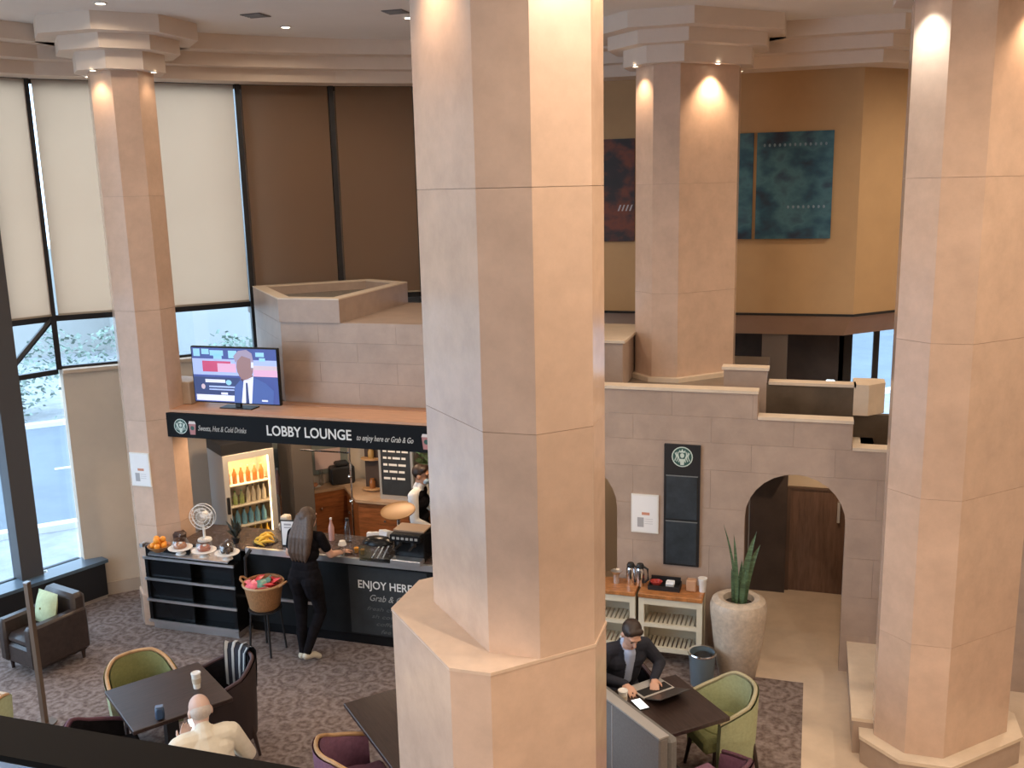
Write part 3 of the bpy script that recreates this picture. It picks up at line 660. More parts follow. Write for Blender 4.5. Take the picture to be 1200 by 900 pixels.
MB().box(-6.67,-5.80,8.62,9.25,.98,1.0).box(-7.04,-6.67,8.47,8.535,.98,1.0).box(-5.80,-3.26,8.64,9.25,.98,1.02).build('slab', DWORK, wt, world=True)
MB().box(-5.80,-3.26,8.60,8.64,.965,1.03).box(-7.06,-7.02,8.46,8.535,.97,1.01).build('nosing', STEEL, wt, world=True)
# back counter
bc = thing('back_counter', 'orange brown wooden back counter with tan top behind the bar', 'counter', (-5.4,10.7,0))
BCP = [(-6.30,10.46),(-5.80,10.95),(-5.40,10.47),(-4.45,10.45),(-4.45,10.94),(-5.47,10.94),(-5.47,11.2),(-5.75,11.35),(-6.62,10.62)]
CP = Vector(bc['_w']).xy
MB().prism([Vector(p)-CP for p in [(-6.27,10.50),(-5.79,10.99),(-5.38,10.50),(-4.46,10.48),(-4.46,10.93),(-5.46,10.93),(-5.46,11.18),(-5.75,11.3),(-6.58,10.62)]], 0, .965).build('cabinet', MIDW, bc)
MB().prism([Vector(p)-CP for p in BCP], .965, 1.0).build('top', BACKTOP, bc)
for px_, py_ in ((-6.02,10.72),(-5.6,10.68),(-5.0,10.455)): MB().ell((px_-CP.x,py_-CP.y,.75),(.018,.018,.018)).build('knob', CHROME, bc)
# fridge along the bay wall
fa_ = math.atan2(.42,.32); fp = Vector((-6.36,9.62))
fr = thing('drinks_fridge', 'glass door drinks fridge glowing warm behind the bar', 'fridge', (fp.x,fp.y,0), fa_)
MB().box(-.31,-.29,-.03,.5,0.05,1.80).box(.29,.31,-.03,.5,.05,1.80).box(-.29,.29,.47,.5,.05,1.80).box(-.29,.29,0,.47,.05,.45).build('cabinet', mat('fridge_grey',(.42,.41,.39),.4), fr)
MB().box(-.31,.31,-.03,.5,1.80,1.93).build('header', BLACKS, fr); MB().box(-.30,.30,-.02,.48,0,.05).build('base', BLACKS, fr)
MB().box(-.29,.29,.455,.47,.45,1.80).box(-.29,-.28,.02,.455,.45,1.80).box(.28,.29,.02,.455,.45,1.80).build('lining', FRIDGEI, fr)
MB().box(-.26,.26,.03,.06,1.765,1.785).box(.262,.275,.03,.05,.5,1.76).build('lamp_strip', FRIDGEL, fr)
dr = MB().box(-.31,-.25,-.055,-.032,.45,1.80).box(.25,.31,-.055,-.032,.45,1.80).box(-.25,.25,-.055,-.032,1.73,1.80).box(-.25,.25,-.055,-.032,.45,.51).build('door', mat('fridge_door_frame',(.66,.62,.55),.35), fr)
MB().box(-.25,.25,-.047,-.043,.51,1.73).build('door_pane', GLASS, dr); MB().box(-.30,-.27,-.085,-.055,1.10,1.30).build('handle', BLACKS, dr)
SHZ = [.62,.88,1.14,1.40]
for z in SHZ: MB().box(-.28,.28,.03,.45,z-.012,z).build('shelf', mat('wire_shelf',(.80,.72,.58),.4), fr)
fl_ = bpy.data.lights.new('fridge_lamp','AREA'); fl_.energy = 6; fl_.color = (1,.72,.42); fl_.size = .45; fl_.size_y = .05; fl_.shape = 'RECTANGLE'
flo = bpy.data.objects.new('fridge_lamp', fl_); COL.objects.link(flo); flo.parent = fr; flo.location = (0,.07,1.755); flo.rotation_euler = (math.radians(25),0,0)
def bottle_parts(root, h, r, m, capm, labm=None):
    MB().lathe([(r*.9,0),(r,.01),(r,h*.58),(r*.45,h*.78),(r*.36,h*.93),(r*.36,h*.95)], 12).build('bottle_body', m, root, True)
    MB().lathe([(r*.42,h*.93),(r*.42,h)], 10).build('cap', capm, root)
    if labm: MB().lathe([(r*1.03,h*.2),(r*1.03,h*.48)], 12, cap=False).build('bottle_label', labm, root)
BOT = {'amber':((.45,.17,.03),(.8,.6,.2)),'milk':((.70,.62,.48),(.02,.02,.02)),'blue':((.20,.45,.62),(.05,.05,.06)),'yellow':((.80,.50,.06),(.75,.65,.2)),'green':((.30,.38,.12),(.1,.3,.1)),'pink':((.60,.34,.30),(.7,.7,.7))}
PROTO = {}
def bottle(kind, loc, label, group, h=.2, r=.03, labm=None):
    key = (kind, h, r)
    if key not in PROTO:
        t = thing('bottle', label, 'bottle', loc, 0, group); c, k = BOT[kind]
        bottle_parts(t, h, r, mat('bottle_'+kind, c, .2), mat('cap_'+kind, k, .4), labm); PROTO[key] = t; return t
    return dup(PROTO[key], loc, 0, label, group)
def fpos(x, y, z): c, s = math.cos(fa_), math.sin(fa_); return (fp.x+c*x-s*y, fp.y+s*x+c*y, z)
for k in range(6): bottle('amber', fpos(-.21+.083*k,.12,SHZ[3]), 'small amber bottle on the top shelf of the fridge', 'amber bottles on the fridge top shelf', .2, .028)
for k in range(3): bottle('green', fpos(-.22+.08*k,.12,SHZ[2]), 'green bottle on the second fridge shelf', 'green bottles on the second fridge shelf', .17, .03)
for k in range(4): bottle('milk', fpos(.02+.066*k,.12,SHZ[2]), 'pale bottle with black cap on the second fridge shelf', 'pale bottles on the second fridge shelf', .21, .028)
for k in range(6): bottle('blue', fpos(-.21+.082*k,.12,SHZ[1]), 'blue water bottle on the third fridge shelf', 'blue bottles on the third fridge shelf', .2, .032)
for k in range(7): bottle('yellow', fpos(-.23+.076*k,.12,SHZ[0]), 'yellow juice bottle on the bottom fridge shelf', 'yellow bottles on the bottom fridge shelf', .21, .032)
single('box_on_fridge', MB().rbox(-.07,.07,-.07,.07,0,.12,.006), PAPER, 'small white carton on top of the drinks fridge', 'carton', fpos(.20,.2,1.93), fa_)
# dark side cabinet right of the fridge
sc2 = thing('side_cabinet', 'dark tall cabinet standing between fridge and back counter', 'cabinet', (-5.93,10.10,0), fa_)
MB().box(-.10,.18,.05,.45,0,1.9).build('body', mat('cab_dark',(.09,.075,.065),.4), sc2); MB().box(-.09,.17,.035,.05,.05,1.85).build('door', mat('cab_door',(.13,.11,.095),.4), sc2)
# ---- things along the bay wall over the back counter
bd = math.atan2(.75,.88)
def bayp(t, off, z):      # along segment C-D of the bay, t in metres from C, off into the room
    a, b = Vector(BAY[6]), Vector(BAY[7]); d = (b-a).normalized(); n = Vector((d.y,-d.x)); p = a+d*t+n*off; return (p.x,p.y,z)
gp = single('splash_panel', MB().box(-.55,.55,-.008,.008,0,.75), SAGEG, 'grey green glass splash panel behind the back counter', 'panel', bayp(.52,.145,1.12), bd)
single('notice_sheet', MB().box(-.17,.17,-.004,.004,0,.27), PINKS, 'pinkish sheet hung on the splash panel', 'notice', bayp(.80,.165,1.19), bd)
single('wall_rail', MB().box(-.5,.55,-.01,.01,0,.03), STEEL, 'steel rail above the splash panel', 'rail', bayp(.5,.15,1.92), bd)
for k, (t, kd, hh) in enumerate(((.10,'pink',.34),(.18,'pink',.26),(.26,'milk',.22))):
    p = bayp(t,.36,1.0); bottle(kd, p, ['tall pink syrup bottle on the back counter','shorter pink syrup bottle on the back counter','pale syrup bottle on the back counter'][k], 'syrup bottles on the back counter', hh, .035)
dishes = thing('serving_dish', 'oval white dish with two pastries on the back counter', 'dish', bayp(.52,.34,1.0), bd)
MB().lathe([(.05,0),(.13,.018),(.135,.022),(.05,.006)], 20).xf(Matrix.Diagonal((1,.6,1,1))).build('plate', CERAM, dishes, True)
for x in (-.05,.05): MB().ell((x,0,.045),(.045,.035,.03)).build('pastry', CAKE1, dishes, True)
for k, t in enumerate((.36,.68)): single('glass_jug', MB().lathe([(.03,0),(.035,.02),(.03,.20),(.028,.20),(.028,.02)],14), DOME, ['clear glass jug behind the pastry dish','second clear glass jug near the splash panel end'][k], 'jug', bayp(t,.24,1.0), smooth=True)
dk = single('coffee_grinder', MB().rbox(-.16,.16,-.09,.09,0,.24,.02).rbox(-.09,.09,-.07,.07,.24,.30,.02), BLACKS, 'low black coffee grinder on the back counter corner', 'coffee machine', bayp(.95,.28,1.0), bd)
cf = thing('chrome_frame', 'thin chrome tube frame with hooks behind the bar', 'rack', (-5.30,9.75,0))
a0, a1 = py(352,527,9.75), py(409,523,9.75); b1 = py(417,612,9.75)
MB().tube([(a0.x,9.75,2.435),(a0.x,9.75,2.3)],.008).tube([(a0.x,9.75,a0.z),(a1.x,9.75,a0.z)],.009).tube([(a1.x,9.75,2.435),(a1.x,9.75,0)],.010).build('frame', CHROME, cf, True, world=True)
for z in (1.25,1.55): MB().ell((a1.x,9.73,z),(.025,.025,.025)).build('hook', CHROME, cf, world=True)
# corner shelves, menu board
cs = thing('corner_shelf', 'tall brown corner shelf unit with three small shelves', 'shelf', (-5.36,10.86,1.0))
MB().box(-.09,.12,.03,.08,0,1.30).build('back_board', DARKW, cs)
for k, z in enumerate((.02,.42,.82,1.16)): MB().lathe([(.13,z),(.13,z+.02)],14).xf(Matrix.Diagonal((1,.55,1,1))).build('shelf', TANW, cs, True)
for k, z in enumerate((.04,.44,.84)): single('spice_jar', MB().lathe([(.035,0),(.04,.02),(.04,.09),(.028,.11),(.028,.13)],12), mat('jar_amber%d'%k,((.30,.12,.04),(.42,.27,.10),(.35,.09,.05))[k],.2), ['amber jar on the low corner shelf','golden jar on the middle corner shelf','reddish jar on the upper corner shelf'][k], 'jar', (-5.34,10.85,1.0+z), smooth=True)
mbd = thing('menu_board', 'tall framed chalk menu board with white writing behind the bar', 'menu board', (-4.88,10.60,1.0))
MB().box(-.21,.21,-.005,.025,0.05,1.22).build('board', CHALK, mbd)
fm = MB().box(-.23,-.20,-.015,.03,0,1.25).box(.20,.23,-.015,.03,0,1.25).box(-.20,.20,-.015,.03,0,.055).box(-.20,.20,-.015,.03,1.21,1.25).build('frame', mat('pewter_frame',(.42,.40,.37),.4,metal=.4), mbd)
MB().box(-.2,.2,.03,.2,0,.02).build('foot', BLACKS, mbd)
ln = MB(); rr = random.Random(5)
for k in range(11):
    z = 1.14-k*.088; x = -.17
    while x < .12:
        w = rr.uniform(.04,.11); ln.box(x,min(x+w,.17),-.0075,-.0052,z,z+.028); x += w+.02
ln.build('writing', CHALKW, mbd)['kind'] = 'stuff'
pb = thing('leafy_plant', 'green leafy plant seen through the opening behind the bar', 'plant', (-4.52,11.36,.95)); lv = MB(); rg = random.Random(9)
for k in range(900):
    c = Vector((max(-.35,min(.35,rg.gauss(0,.2))),max(-.24,min(.2,rg.gauss(0,.09))),max(.25,min(1.3,.72+rg.gauss(0,.28))))); s2 = rg.uniform(.03,.07); a = rg.uniform(0,6.28); e1 = Vector((math.cos(a),.3*math.sin(a),math.sin(a)))*s2; e2 = Vector((-math.sin(a),.5,math.cos(a)))*s2*.5
    lv.add([c-e1,c-e2,c+e1,c+e2],[(0,1,2,3)])
o_ = lv.build('foliage', mat('bright_leaf',(.22,.34,.16),.5,var=.5,scale=10), pb); o_['kind'] = 'stuff'
MB().lathe([(.14,0),(.18,.25),(.16,.25)],18).build('pot', CERAM, pb, True)
struct('wall_plant_shelf', MB().box(-4.95,-4.0,11.06,11.6,0,.948).box(-4.95,-4.0,11.62,11.68,0,2.4), mat('pale_niche',(.5,.48,.42),.8))
downlight(-4.5,11.14,2.438,30,'added light to brighten the plant behind the bar',None,(1,.95,.85),140,.03)  # lamp added only to light the plant
# ---- on the counter
def onbar(x, y, z=1.02): p = pz(x, y, z); return (p.x,p.y,z)
# fruit bowl
ob = onbar(187,646,1.0); bowl = single('fruit_bowl', MB().lathe([(.05,0),(.11,.05),(.125,.07),(.115,.07),(.05,.012)],22), mat('bowl_wood',(.40,.20,.08),.4), 'shallow wooden bowl holding the oranges at the bar end', 'bowl', ob, smooth=True)
rg = random.Random(2)
OP = [(.055*math.cos(a),.055*math.sin(a),.075) for a in (0,1.26,2.51,3.77,5.03)] + [(0,0,.10)] + [(.04*math.cos(a),.04*math.sin(a),.135) for a in (.6,2.7,4.8)]
og = MB().ell((0,0,0),(.034,.034,.033),14,9).mesh('orange', ORANGE, True)
for k, (x, y, z) in enumerate(OP):
    tag(link('orange', og, None, (ob[0]+x*1.1,ob[1]+y*1.1,ob[2]+z)), 'ripe orange piled in the wooden bowl', 'orange', 'oranges in the bowl')
# cake stands
def stand(x, y, label, cm, kind):
    p = onbar(x, y, 1.0); t = thing('cake_stand', label, 'cake stand', p, 0, 'white cake stands on the display unit')
    MB().lathe([(.055,0),(.05,.012),(.03,.02),(.03,.05),(.125,.066),(.13,.075),(.03,.072)],26).build('stand', CERAM, t, True)
    MB().lathe([(.092,.075),(.092,.13),(.075,.165),(.03,.18),(.012,.185),(.012,.20),(.018,.215),(.0,.22)],22,cap=False).build('dome', DOME, t, True)
    q = thing('cake', label.replace('white cake stand with glass dome over','').strip()+' under its glass dome', 'cake', (p[0],p[1],p[2]+.0755))
    if kind == 0: MB().lathe([(.065,0),(.07,.015),(.062,.04),(.02,.046)],18).build('sponge', cm, q, True); MB().ell((.01,0,.05),(.02,.02,.012)).build('topping', CERAM, q, True)
    else:
        for k in range(4): MB().lathe([(.02,0),(.027,.03),(.022,.05),(.008,.056)],10,((.03 if k%2 else -.03),(.03 if k>1 else -.03),0)).build('muffin', cm, q, True)
    return t
stand(212,649,'white cake stand with glass dome over a caramel tart',CAKE1,0)
stand(240,652,'white cake stand with glass dome over a red brown cake',mat('red_brown_cake',(.42,.14,.08),.6,var=.2,scale=20),0)
stand(267,655,'white cake stand with glass dome over chocolate muffins',CAKE2,1)
# desk fan
fn = thing('desk_fan', 'white round desk fan at the back of the display unit', 'fan', onbar(240,633,1.0), math.radians(12))
MB().lathe([(.08,0),(.075,.02),(.015,.03),(.014,.16)],20).build('base', WHITE, fn, True)
MB().ell((0,.05,.28),(.045,.07,.045)).build('motor', WHITE, fn, True)
gr = MB()
for rr_ in (.14,.10,.06): gr.tube([(rr_*math.cos(a*math.pi/12),-.03,.28+rr_*math.sin(a*math.pi/12)) for a in range(24)],.004,5,closed=True)
for a in range(18): gr.tube([(.02*math.cos(a*math.pi/9),-.032,.28+.02*math.sin(a*math.pi/9)),(.14*math.cos(a*math.pi/9),-.03,.28+.14*math.sin(a*math.pi/9))],.0022,4)
gr.tube([(.14*math.cos(a*math.pi/12),.03,.28+.14*math.sin(a*math.pi/12)) for a in range(24)],.004,5,closed=True); gr.build('grille', WHITE, fn, True)
for k in range(3):
    bl_ = MB().add([(0,0,0),(.05,.01,.02),(.11,.015,.06),(.10,-.012,-.03),(.04,-.008,-.02)],[(0,1,2,3,4)]).rot(k*2.094,(0,0,0),'Y'); shift(bl_,0,0,.28); bl_.build('blade', mat('fan_blade',(.62,.56,.50),.4), fn)
# dark basket-like vase behind stands, dark plant
single('dark_tin', MB().lathe([(.07,0),(.075,.07),(.06,.085),(.05,.10)],16), mat('tin_dark',(.05,.025,.02),.4), 'low dark brown tin behind the oranges', 'tin', onbar(211,632,1.0), smooth=True)
dl = thing('dark_plant', 'small dark leafed plant beside the chocolate muffins', 'plant', onbar(277,636,1.0))
MB().lathe([(.03,0),(.045,.06),(.04,.06)],12).build('pot', BLACKS, dl, True); lf = MB(); rg = random.Random(4)
for k in range(26):
    a = rg.uniform(0,6.28); L_ = rg.uniform(.08,.20); hgt = rg.uniform(.08,.24); w = .022; t = Vector((math.cos(a)*L_*.6,math.sin(a)*L_*.6,.06+hgt)); s2 = Vector((-math.sin(a),math.cos(a),0))*w; md = Vector((t.x*.6,t.y*.6,.06+hgt*.7))
    lf.add([(0,0,.05),md-s2,t,md+s2],[(0,1,2,3)])
lf.build('leaves', mat('dark_leaf',(.035,.045,.04),.5,var=.4,scale=20), dl)
# bananas
bn = onbar(311,637,1.0); bb = thing('fruit_tray', 'dark low tray carrying the bananas on the bar', 'tray', bn); MB().lathe([(.10,0),(.14,.03),(.13,.03),(.09,.008)],20).build('dish', BLACKS, bb, True)
for k in range(8):
    a = -1.2+k*.35; pts = [(.11*math.sin(t*.5)*1.0, 0, .11*math.cos(t*.5)) for t in range(-2,3)]
    mbn = MB().tube(pts,[.006,.016,.018,.016,.006],8); mbn.rot(.4*(k%3),(0,0,0),'X'); mbn.rot(a); shift(mbn,.02*math.cos(k*2.4),.035*math.sin(k*2.4),-.06+.012*(k//3))
    single('banana', mbn, BANANA, 'yellow banana heaped on the low dark tray', 'banana', (bn[0],bn[1],bn[2]+.035), smooth=True, group='bananas on the tray')
mc = thing('menu_card', 'black framed white menu card standing on the bar', 'menu card', onbar(341,640,1.02), math.radians(8))
MB().rbox(-.105,.105,-.006,.010,.0,.30,.006).build('frame', BLACKS, mc); MB().box(-.09,.09,-.0085,-.006,.015,.285).build('sheet', PAPER, mc); MB().box(-.06,.06,.01,.10,0,.008).build('foot', BLACKS, mc)
MB().box(-.06,.02,-.010,-.0086,.24,.26).box(-.06,.04,-.010,-.0086,.21,.222).build('print', mat('grey_print',(.40,.40,.42),.8), mc)
nk = single('napkin_stack', MB().rbox(-.06,.06,-.06,.06,0,.10,.01).rot(.3,ax='X').rbox(-.05,.05,-.05,.05,.08,.17,.015), mat('cream_napkin',(.70,.62,.50),.85), 'stack of crumpled cream napkins by the fridge', 'napkins', onbar(336,620,1.02))
rb = bottle('pink', onbar(389,633,1.02), 'pink topped sauce bottle on the bar in front of the woman', None, .26, .032); rb['label'] = 'pink sauce bottle standing on the bar beside the blender cup'
gc = thing('takeaway_cup', 'clear takeaway cup with white domed lid on the bar', 'cup', onbar(402,652,1.02))
MB().lathe([(.03,0),(.042,.13),(.04,.13),(.028,.004)],16).build('cup', DOME, gc, True); MB().lathe([(.045,.128),(.045,.14),(.03,.175),(.012,.18)],16).build('lid', CERAM, gc, True); disc(MB(),0,.07,.022,-.040).build('emblem', TEAL, gc)
wb = thing('water_bottle', 'tall clear water bottle with dark cap behind the takeaway cup', 'bottle', onbar(408,635,1.02))
MB().lathe([(.035,0),(.04,.01),(.04,.17),(.018,.23),(.016,.25)],14).build('bottle_body', DOME, wb, True); MB().lathe([(.02,.245),(.02,.275)],10).build('cap', BLACKS, wb)
for k, (x, y) in enumerate(((418,648),(425,650))): 
    jb = thing('juice_cup', ['small cup of orange juice in front of the espresso machine','second small cup of orange juice next to the lidded pan'][k], 'cup', onbar(x,y,1.02)); MB().lathe([(.022,0),(.03,.07),(.022,.006)],14).build('cup', DOME, jb, True); MB().lathe([(.020,.005),(.027,.058)],14).build('juice', mat('orange_juice',(.85,.38,.03),.3), jb, True)
# glass case with utensils and machine
gcs = thing('counter_case', 'low dark glass case with black lid and tongs on the bar', 'display case', onbar(444,654,1.02)); 
MB().box(-.17,.17,-.11,.11,0,.01).build('base', BLACKS, gcs); MB().box(-.17,.17,-.112,-.108,.01,.17).box(-.17,-.166,-.108,.11,.01,.17).box(.166,.17,-.108,.11,.01,.17).build('glass_sides', DOME, gcs)
MB().lathe([(.17,.17),(.17,.185),(.13,.22),(.05,.235)],22).xf(Matrix.Diagonal((1,.65,1,1))).build('lid', BLACKG, gcs, True)
for k in range(3): MB().tube([(-.05+.06*k,-.06,.02),(.02+.05*k,.0,.15)],.008,6).build('tongs', STEEL, gcs)
em = thing('espresso_machine', 'black espresso machine with a row of dark switches on the bar', 'coffee machine', onbar(481,657,1.02))
MB().rbox(-.17,.17,-.02,.20,0,.32,.01).rbox(-.17,.17,-.12,-.02,.24,.32,.01).build('body', BLACKG, em); MB().rbox(-.17,.17,-.14,-.02,0,.05,.006).build('drip_tray', STEEL, em); MB().box(-.17,.17,-.02,.2,.32,.335).build('cup_shelf', mat('tan_shelf',(.32,.22,.15),.4), em)
for k in range(2): MB().tube([(-.08+.16*k,-.08,.24),(-.08+.16*k,-.08,.19)],.028,10).tube([(-.08+.16*k,-.08,.20),(-.08+.16*k,-.20,.19)],.011,8).build('portafilter', BLACKS, em, True)
for k in range(6): MB().box(-.14+.05*k,-.11+.05*k,-.126,-.12,.27,.295).build('switch', mat('switch_grey',(.35,.35,.35),.4), em)
wc = single('card_screen', MB().rbox(-.12,.12,-.012,.012,0,.27,.008).rot(math.radians(18),ax='X'), mat('dark_brown_panel',(.055,.03,.025),.4), 'dark brown till screen tilted beside the espresso machine', 'till', onbar(514,648,1.02), math.radians(-25))
bt = thing('brass_tray', 'round brass tray tilted on a stand behind the espresso machine', 'tray', (*pz(468,608,1.02).xy,1.02))
bt.location = (*py(467,610,9.15).xy, 1.02)
MB().lathe([(.16,0),(.19,.012),(.19,.02),(.16,.008)],30).rot(math.radians(12),ax='X').xf(Matrix.Translation((0,0,.36))).build('tray', GOLD, bt, True); MB().lathe([(.05,0),(.02,.02),(.018,.36)],14).build('stand', CHROME, bt, True)
for k, (x, y, rz) in enumerate(((437,628,.3),(450,628,-.4))): single('paper_stack', MB().rbox(-.065,.065,-.05,.05,0,.12+.03*k,.004).rot(-.25,ax='X'), PAPER, ['upright white paper bags behind the glass case','leaning white paper slips next to the brass tray'][k], 'paper', (*py(x,y,9.05+.0*k).xy,1.035), rz)
# basket on its stand
bs = thing('snack_basket', 'round wicker basket with loop handles in front of the bar', 'basket', (-5.43,8.33,.50)); MB().lathe([(.14,0),(.16,.02),(.205,.27),(.215,.285),(.20,.285),(.15,.03)],24).build('basket_body', WICK, bs, True)
for s2 in (-1,1): MB().tube([(s2*.20,-.05,.26),(s2*.26,-.03,.30),(s2*.27,.0,.31),(s2*.26,.03,.30),(s2*.20,.05,.26)],.012,7).build('handle', WICK, bs, True)
MB().lathe([(.214,.26),(.222,.275),(.214,.29)],24,cap=False).build('rim', TANW, bs, True)
st2 = thing('basket_stand', 'black metal stand carrying the wicker basket', 'stand', (-5.43,8.33,0))
MB().lathe([(.16,.475),(.175,.485),(.175,.5),(.02,.5),(.02,.48)],20).build('ring', BLACKS, st2)
for a in (.6,2.2,3.8,5.4): MB().tube([(.15*math.cos(a),.15*math.sin(a),.48),(.19*math.cos(a),.19*math.sin(a),0)],.012,6).build('leg', BLACKS, st2)
MB().tube([(-.17,.02,.5),(-.24,.05,.75),(-.25,.08,1.0),(-.20,.12,1.08)],.02,7).build('bracket', BLACKS, st2, True)
for k, (x, y, m_, c) in enumerate(((-.11,-.05,FOIL_P,'pink'),(-.06,-.12,FOIL_P,'pink'),(.02,-.06,FOIL_G,'green'),(.0,.06,FOIL_G,'green'),(.10,-.05,FOIL_R,'red'),(.12,.05,FOIL_R,'red'),(.06,.12,FOIL_R,'red'),(-.10,.07,FOIL_R,'red'))):
    p = MB(); nx, ny = 6, 5
    for s3 in (1,-1): 
        g = [(-.065+.13*i/nx, -.05+.10*j/ny, s3*.022*math.sin(math.pi*i/nx)*math.sin(math.pi*j/ny)) for j in range(ny+1) for i in range(nx+1)]
        p.add(g, [(j*(nx+1)+i,j*(nx+1)+i+1,(j+1)*(nx+1)+i+1,(j+1)*(nx+1)+i) for j in range(ny) for i in range(nx)])
    p.rot(.5*math.sin(k*1.7),ax='X').rot(.6*math.cos(k*2.1),ax='Y').rot(k*1.1)
    single('snack_packet', p, m_, 'shiny %s snack packet lying in the wicker basket' % c, 'snack packet', (-5.43+x,8.33+y,.50+.27+.012*(k%3)), group='%s snack packets in the basket' % c, smooth=True)
MB().lathe([(.19,.20),(.05,.24)],20).build('basket_lining', FOIL_R, bs, True)
# ================================================================ RIGHT SIDE, BY THE STONE WALL
def picture(name, label, cx, z0, z1, w, y, m, extra=None):
    t = thing(name, label, 'painting', (cx,y,z0)); MB().box(-w/2,w/2,-.03,0,0,z1-z0).build('canvas', m, t)
    if extra: extra(t, w, z1-z0)
    return t
A1 = art_mat('art_dark_red', [(.012,.010,.014),(.02,.012,.018),(.16,.035,.015),(.03,.02,.03)], 3.1)
A2 = art_mat('art_blue', [(.012,.025,.055),(.015,.075,.125),(.05,.15,.20),(.02,.055,.10)], 1.7)
def rows_of_marks(t, w, h):
    for zz, m_ in ((h*.88,.0),(h*.30,.2)):
        for k in range(int(w/.06)-2):
            if zz < h*.5 and k < 5: continue
            MB().ell((-w/2+.09+.06*k,-.031,zz),(.014,.003,.02),8,5).build('painted_mark', mat('art_mark',(.16,.24,.32),.6), t)
def pale_marks(t, w, h):
    for k in range(4): MB().add([(w/2-.22+.05*k,-.0315,h*.30),(w/2-.20+.05*k,-.0315,h*.30),(w/2-.17+.05*k,-.0315,h*.36),(w/2-.19+.05*k,-.0315,h*.36)],[(0,1,2,3)]).build('painted_mark', mat('art_pale',(.42,.40,.42),.6), t)
picture('painting', 'dark red and black abstract canvas on the ochre wall', -2.67, 4.08, 5.38, .84, 12.598, A1, pale_marks)
picture('painting', 'narrow blue canvas strip next to the large blue painting', -.92, 4.1, 5.39, .30, 12.598, A2)
picture('painting', 'large blue abstract canvas with rows of pale marks', -.28, 4.1, 5.39, .90, 12.598, A2, rows_of_marks)
# board with emblem
wbd = thing('wall_board', 'tall black wall board with round emblem above two dark panels', 'sign', (-1.19,9.40,.97))
MB().box(-.18,.18,-.025,0,0,1.28).build('backing', BLACKS, wbd)
for z in (.02,.50): 
    MB().rbox(-.155,.155,-.034,-.025,z,z+.46,.006).build('panel', mat('slate_panel',(.035,.045,.055),.35,var=.35,scale=5), wbd); MB().box(-.16,.16,-.036,-.033,z+.452,z+.462).build('panel_edge', mat('edge_grey',(.20,.21,.21),.4), wbd)
wbd['_w'] = (-1.19,9.40,.97); emblem(wbd, -1.19, 2.125, .105, 9.372)
def poster(name, label, x, y, z, w, h, rz=0):
    t = thing(name, label, 'poster', (x,y,z), rz); MB().box(-w/2,w/2,-.018,0,0,h).build('frame', WHITE, t); MB().box(-w/2+.015,w/2-.015,-.020,-.018,.015,h-.015).build('sheet', PAPER, t)
    MB().box(-.03,.05,-.0215,-.0202,h*.47,h*.54).build('print', mat('orange_print',(.62,.28,.18),.8), t); MB().box(-w*.27,-.01,-.0215,-.0202,h*.15,h*.40).build('print', mat('grey_print',(.40,.40,.42),.8), t)
    for k in range(3): MB().box(.0,w*.3,-.0212,-.0202,h*(.36-.06*k),h*(.36-.06*k)+.006).build('print', mat('pale_print',(.62,.62,.64),.8), t)
    return t
poster('framed_notice', 'white framed notice on the stone wall beside the wall board', -1.565, 9.40, 1.29, .28, .41)
poster('framed_notice', 'white framed notice fixed to the slim stone column', -7.005, 8.55, 1.66, .25, .38)
# two cream trolleys with wooden tops
def trolley(x0, x1, label, y0=9.04, y1=9.36):
    cx = (x0+x1)/2; w = x1-x0; t = thing('trolley', label, 'trolley', (cx,(y0+y1)/2,0)); d = (y1-y0)/2; hw = w/2
    MB().rbox(-hw,hw,-d-.02,d,.735,.78,.006).build('top', TOPW, t)
    for sx in (-1,1):
        for sy in (-1,1): MB().box(sx*(hw-.03)-.028,sx*(hw-.03)+.028,sy*(d-.03)-.028,sy*(d-.03)+.028,.0,.735).build('leg', CREAMW, t)
    f_ = MB().box(-hw+.05,hw-.05,-d+.005,-d+.035,.66,.735).box(-hw+.05,hw-.05,-d+.005,-d+.035,.42,.46).box(-hw+.05,hw-.05,-d+.005,-d+.035,.16,.21).build('front_rail', CREAMW, t)
    MB().box(-hw+.01,-hw+.03,-d+.05,d-.05,.16,.735).box(hw-.03,hw-.01,-d+.05,d-.05,.16,.735).box(-hw+.05,hw-.05,d-.02,d-.005,.16,.735).build('side_panel', mat('cream_shade',(.55,.49,.38),.6), t)
    n = int((w-.12)/.045)
    for z in (.44,.18):
        for k in range(n): MB().box(-hw+.07+k*.045,-hw+.097+k*.045,-d+.04,d-.03,z,z+.015).build('slat', CREAMW, t)
    return t
trolley(-1.57,-.93,'cream painted trolley with slatted shelves next to the big pot'); trolley(-2.24,-1.60,'cream painted trolley half hidden by the wide stone column')
def ont(x, y): p = py(x, y, 9.26); return (p.x, 9.26 - .04*((int(x)//7) % 2), .78)
cst = thing('cup_stack', 'steel stem cup holder on the trolley', 'cup holder', ont(723,672)); MB().lathe([(.03,0),(.03,.10),(.055,.125),(.058,.135),(.02,.13)],16).build('holder', STEEL, cst, True)
def flask(x, y, label):
    t = thing('thermos_flask', label, 'flask', ont(x,y)); MB().lathe([(.042,0),(.045,.01),(.045,.17),(.038,.19)],16).build('body', CHROME, t, True); MB().lathe([(.038,.19),(.04,.215),(.03,.235)],16).build('lid', BLACKS, t, True)
    MB().tube([(.035,-.01,.21),(.08,-.02,.19),(.085,-.02,.08),(.045,-.01,.04)],.012,7).build('handle', BLACKS, t, True)
flask(740,674,'steel thermos flask with black handle nearest the cup holder'); flask(751,671,'taller looking steel thermos flask beside the red bowl')
